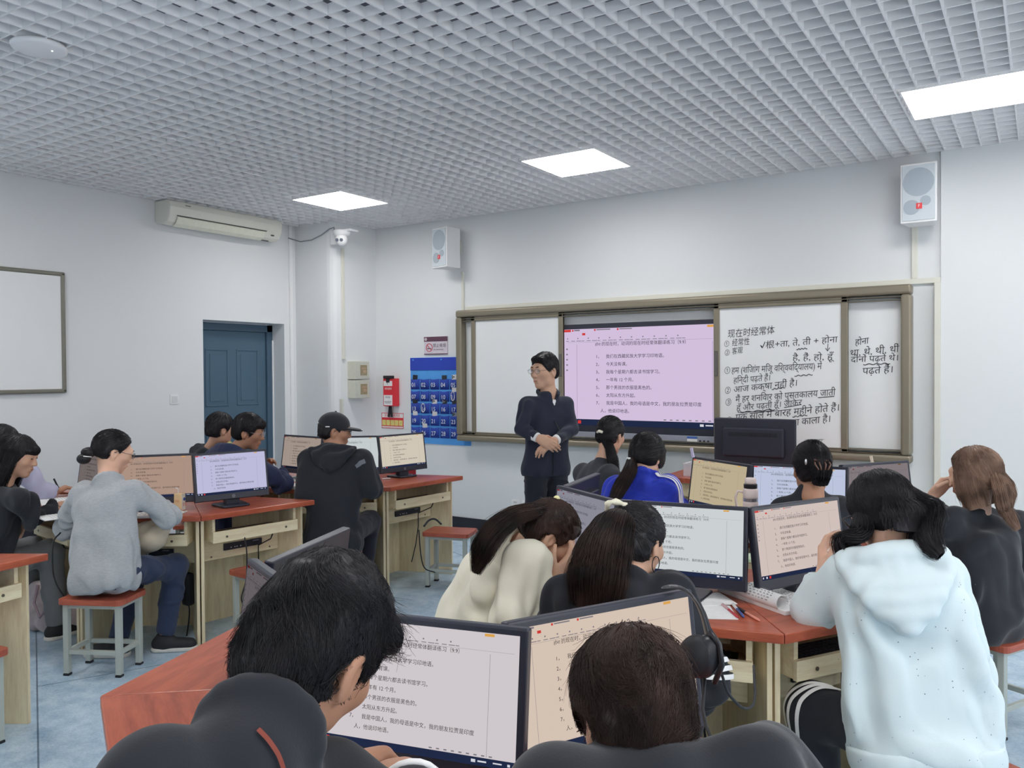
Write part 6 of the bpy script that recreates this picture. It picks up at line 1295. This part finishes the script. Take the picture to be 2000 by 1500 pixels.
for i in range(8):
    x = -.06
    while x < .2: l = rg.uniform(.006, .016); k.box((x + l / 2, .13 - i * .016, .0166), (l * .7, .0022, .0005)); x += l + .005
k.build('handwriting', m_write, t)
# loose papers
for i, (p_, rz, lab) in enumerate((((-0.962, 2.626, 0.781), .5, 'loose white sheet at the desk edge behind the headphones'), ((-1.017, 2.757, 0.783), .75, 'loose white sheet lying on top beside the headphones'))):
    t = MB().box((0, 0, .0012), (.21, .15, .0024)).build('paper_sheet', m_paper, loc=p_, rot=(0, 0, rz)); tag(t, lab, 'paper', 'loose sheets by the headphones')
t = MB().box((0, 0, .001), (.24, .17, .002)).build('paper_sheet', m_paper, loc=(-1.729, 3.022, 0.781), rot=(0, 0, .4)); tag(t, 'white sheet under the bowed face of the person in cream', 'paper')
t = MB().box((0, 0, .001), (.24, .17, .002)).build('paper_sheet', m_paper, loc=(-1.93, 5.62, .8175), rot=(0, 0, .2)); tag(t, 'white sheet on the red teacher desk behind the royal blue jacket', 'paper')
# clear plastic box on the teacher desk
t = empty('plastic_box', (-2.13, 5.78, .8175), 0, 'clear plastic box on the red teacher desk', 'box')
b = MB(); m_pl = mat('clear_plastic', alb(214, 214, 220), .1, .5, alpha=.35)
for c, d_ in (((0, .08, .045), (.2, .003, .09)), ((0, -.08, .045), (.2, .003, .09)), ((.1, 0, .045), (.003, .16, .09)), ((-.1, 0, .045), (.003, .16, .09)), ((0, 0, .002), (.2, .16, .003))): b.box(c, d_)
b.build('walls', m_pl, t); b = MB(); [b.box(c, d_) for c, d_ in (((0, .082, .09), (.212, .006, .005)), ((0, -.082, .09), (.212, .006, .005)), ((.103, 0, .09), (.006, .17, .005)), ((-.103, 0, .09), (.006, .17, .005)))]; b.build('rim', mat('plastic_rim', alb(226, 226, 230), .2), t)
# drink carton with straw
t = empty('drink_carton', ((-4.349, 2.960, 0.780)), R_(20), 'small beige drink carton with bent white straw before the orange-brown screen', 'drink carton')
m_cart = mat('carton_beige', alb(222, 196, 152), .5); MB().box((0, 0, .05), (.052, .036, .10)).build('carton', m_cart, t, bevel=.002)
b = MB(); b.box((.027, 0, .05), (.0015, .034, .094)); b.build('side_print', mat('carton_white', alb(230, 220, 210), .5, scale=120, var=.12), t)
b = MB(); b.cyl((.0282, .006, .066), .010, .001, 16, (1, 0, 0)); b.build('blue_emblem', mat('carton_blue', alb(60, 88, 160), .5), t); b = MB(); put_text(b, '豆奶', .022, (.0285, -.013, .028), (0, 1, 0), (0, 0, 1)); put_text(b, '豆奶', .016, (-.02, -.0186, .05), (1, 0, 0), (0, 0, 1)); b.build('print', mat('carton_orange', alb(196, 104, 62), .5), t)
b = MB(); b.tube([(-.008, 0, .09), (-.008, 0, .125), (-.014, 0, .131), (-.05, -.004, .134)], .0028, 8); b.build('straw', m_white_pl, t, smooth=True)
# pink bottle
t = empty('water_bottle', ((-1.166, 3.838, 0.780)), 0, 'pale pink insulated bottle with loop lid between two monitors', 'bottle')
m_pink = mat('bottle_pink', alb(232, 208, 204), .35); m_steel = mat('bottle_steel', alb(186, 188, 194), .25, .5, metal=.8)
MB().lathe([(.034, 0), (.036, .004), (.036, .185), (.034, .195)], n=28).build('body', m_pink, t, smooth=True); MB().lathe([(.0352, .195), (.0352, .21)], n=28).build('steel_band', m_steel, t); MB().lathe([(.034, .21), (.035, .215), (.035, .25), (.031, .256)], n=28).build('collar', m_pink, t, smooth=True)
MB().lathe([(.031, .256), (.032, .262), (.032, .275), (.026, .278)], n=28).build('black_seal', m_penk, t); MB().lathe([(.026, .278), (.027, .283), (.027, .300), (.022, .305), (0.0, .306)], n=28).build('lid', m_pink, t, smooth=True)
b = MB(); b.tube([(-.034, -.006, .235), (-.058, -.01, .24), (-.07, -.01, .21), (-.064, -.008, .165), (-.036, -.004, .155)], .006, 8); b.build('carry_loop', m_pink, t, smooth=True); b = MB(); put_text(b, 'BOTTLE', .010, (0, 0, 0), (1, 0, 0), (0, 0, 1)) if False else b.box((.01, -.0365, .17), (.022, .001, .003)); b.build('mark', mat('mark_brown', alb(150, 110, 100), .5), t)
t = MB().box((0, 0, .003), (.09, .13, .006)).box((.004, .002, .009), (.085, .12, .006)).build('green_booklet', mat('green_print', alb(196, 214, 186), .6, scale=40, var=.15), loc=(-1.066, 3.479, 0.780), rot=(0, 0, .4)); tag(t, 'pale green printed booklet lying below the pink bottle', 'booklet')
# sticky tabs on two monitors
for p_, lab, m_ in (((-1.517, 4.000, 1.174), 'lilac paper tab standing on the corner of the sand-coloured screen', mat('tab_lilac', alb(186, 180, 206), .7)), ((-0.742, 4.521, 1.124), 'peach paper tab standing on the dim mauve-grey monitor', mat('tab_peach', alb(236, 208, 190), .7))):
    t = MB().box((0, 0, 0), (.012, .012, .05), Matrix.Rotation(R_(-12), 3, 'Y')).build('paper_tab', m_, loc=p_); tag(t, lab, 'paper tab')
# headphones hanging on the peach monitor
c = Vector((-0.631, 1.619, 1.128)); t = empty('headphones', (c.x, c.y, c.z), 0, 'black over-ear headphones hung over the corner of the peach-screen monitor', 'headphones')
m_hp = mat('headphone_black', alb(34, 35, 40), .35, .5); m_hpp = mat('headphone_pad', alb(28, 28, 32), .55)
P_ = [Vector(q) - c for q in ((-0.702, 1.649, 1.122), (-0.659, 1.652, 1.136), (-0.618, 1.627, 1.128), (-0.593, 1.618, 1.095), (-0.577, 1.602, 1.055), (-0.567, 1.595, 1.022))]
b = MB(); ax = Vector((.55, -.83, 0)); vs = []
for i, q in enumerate(P_):
    tg = (P_[min(i + 1, 5)] - P_[max(i - 1, 0)]).normalized(); n_ = tg.cross(ax).normalized(); w_ = .016
    vs += [q + ax * w_ + n_ * .004, q - ax * w_ + n_ * .004, q - ax * w_ - n_ * .004, q + ax * w_ - n_ * .004]
b.add(vs, [(4 * i + j, 4 * i + (j + 1) % 4, 4 * i + 4 + (j + 1) % 4, 4 * i + 4 + j) for i in range(5) for j in range(4)] + [(3, 2, 1, 0), (20, 21, 22, 23)]); o = b.build('headband', m_hp, t, smooth=False); sb = o.modifiers.new('sub', 'SUBSURF'); sb.levels = sb.render_levels = 2
e = Vector((-0.570, 1.568, 1.022)) - c
for dx, nm, m_ in ((0, 'ear_cup', m_hp), (-.022, 'ear_pad', m_hpp)):
    b = MB(); b.lathe([(.0, -.016), (.030, -.014), (.038, -.006), (.039, .004), (.034, .012), (.0, .014)], n=28); o = b.build(nm, m_, t, smooth=True); o.scale = (.82, 1.12, 1); o.matrix_local = Matrix.Translation(e + Vector((dx * .84, dx * .55, 0))) @ Matrix(((.3, .84, -.45), (.1, .45, .89), (.95, -.3, .02))).to_4x4().transposed().inverted() @ Matrix.Diagonal((1.18, .86, 1, 1))
b = MB(); b.tube([e + Vector((.01, 0, .055)), e + Vector((.03, .0, .03)), e + Vector((.036, 0, -.01)), e + Vector((.02, 0, -.05))], .006, 8); b.build('yoke', m_hp, t, smooth=True)
b = MB(); b.tube([e + Vector((.0, 0, -.045)), Vector((-0.562, 1.533, 0.930)) - c, Vector((-0.541, 1.496, 0.913)) - c, Vector((-0.516, 1.461, 0.903)) - c, Vector((-0.502, 1.444, 0.865)) - c], .0035, 8); b.build('cable', m_cable, t, smooth=True)
b = MB(); b.tube(rounded(((-0.619, 1.815, 0.897), (-0.621, 1.876, 0.828), (-0.607, 1.948, 0.774), (-0.619, 2.067, 0.752), (-0.688, 2.290, 0.757))), .0035, 8); tag(b.build('desk_cable', m_cable, smooth=True), 'black cable looping below the tray of the desk with the pens', 'cable')
# tote bag on the lap, bag on the floor, cables under the left island
F = Field(V3((-4.301, 2.708, 0.633)) - .25, V3((-4.301, 2.708, 0.633)) + .25, .009); cc = V3((-4.265, 2.695, 0.669)); F.el(cc, (.12, .10, .085), k=.03); F.el(cc + V3((.05, .03, .05)), (.09, .06, .05), k=.03); F.el(cc + V3((-.05, -.03, -.06)), (.07, .05, .05), k=.03)
t = empty('cloth_bag', tuple(cc), 0, 'beige cloth bag on the lap of the person in the grey top', 'bag'); grow(F, 'bag_body', cloth('beige_bag', (186, 174, 154)), t, cc, ((.014, 10, V3((1, .3, .6)), .4, 'drape'), (.008, 17, V3((0, 1, .6)), .6, 'drape')), 2)
t = empty('floral_bag', ((-5.148, 2.611, -0.108)[0], (-5.148, 2.611, -0.108)[1], 0), R_(20), 'pale floral fabric bag standing on the floor behind the left stool', 'bag')
F = Field((-.3, -.2, -.02), (.3, .2, .5), .01); F.rc((-.10, 0, .10), (.10, 0, .10), .10, k=.03, flat=((0, 1, 0), .7)); F.rc((-.09, 0, .24), (.09, 0, .24), .085, k=.06, flat=((0, 1, 0), .6)); F.plane((0, 0, .004), (0, 0, -1), .01); F.plane((0, 0, .315), (0, 0, 1), .01)
grow(F, 'bag_body', cloth('floral_bag', (192, 178, 178), scale=22, var=.22), t, (0, 0, 0), ((.010, 9, V3((.2, 0, 1)), .4, 'drape'),), 2); b = MB(); b.tube([(-.07, -.04, .3), (-.06, -.08, .2), (0, -.1, .12), (.07, -.09, .2), (.08, -.05, .3)], .008, 8); b.build('strap', cloth('bag_strap', (160, 140, 150)), t, smooth=True)
for pts, lab in ((((-4.657, 2.412, 0.705), (-4.637, 2.361, 0.659), (-4.606, 2.340, 0.523), (-4.567, 2.338, 0.443), (-4.532, 2.361, 0.372)), 'thin black cable hanging at the left of the grey top'), (((-4.004, 3.159, 0.615), (-3.949, 3.129, 0.535), (-3.952, 3.125, 0.383), (-3.974, 3.108, 0.276), (-3.987, 3.125, 0.225)), 'thin black cable hanging from the bluish screen desk'), (((-4.341, 2.997, 0.389), (-4.361, 2.981, 0.265), (-4.327, 3.002, 0.172), (-4.385, 3.011, -0.066)), 'black adapter cord hanging behind the jeans'), (((-3.647, 4.349, 0.498), (-3.634, 4.354, 0.319), (-3.610, 4.368, 0.229), (-3.584, 4.448, 0.187)), 'thin black cable running down to the floor by the empty stool')):
    b = MB(); b.tube(rounded(pts), .004, 8); tag(b.build('hanging_cable', m_cable, smooth=True), lab, 'cable')
t = MB().box((0, 0, 0), (.07, .05, .20)).build('power_adapter', m_kb, bevel=.015, loc=(-4.354, 3.012, 0.290)); tag(t, 'black power adapter hanging under the desk behind the jeans', 'power adapter')
b = MB(); b.tube(rounded(((-3.583, 4.328, 0.533), (-3.587, 4.389, 0.565), (-3.565, 4.430, 0.568), (-3.515, 4.436, 0.536))), .007, 8); tag(b.build('loop_cable', m_cable, smooth=True), 'thick black cable looping over the empty stool under the cream screen', 'cable')
# red cloth panel behind the white screen
t = MB().box((0, 0, 0), (.42, .02, .20)).build('red_panel', mat('red_panel', alb(150, 40, 48), .6), loc=(-4.636, 5.172, 0.787), rot=(0, 0, R_(33))); tag(t, 'dark red panel standing behind the white and cream screens', 'panel')
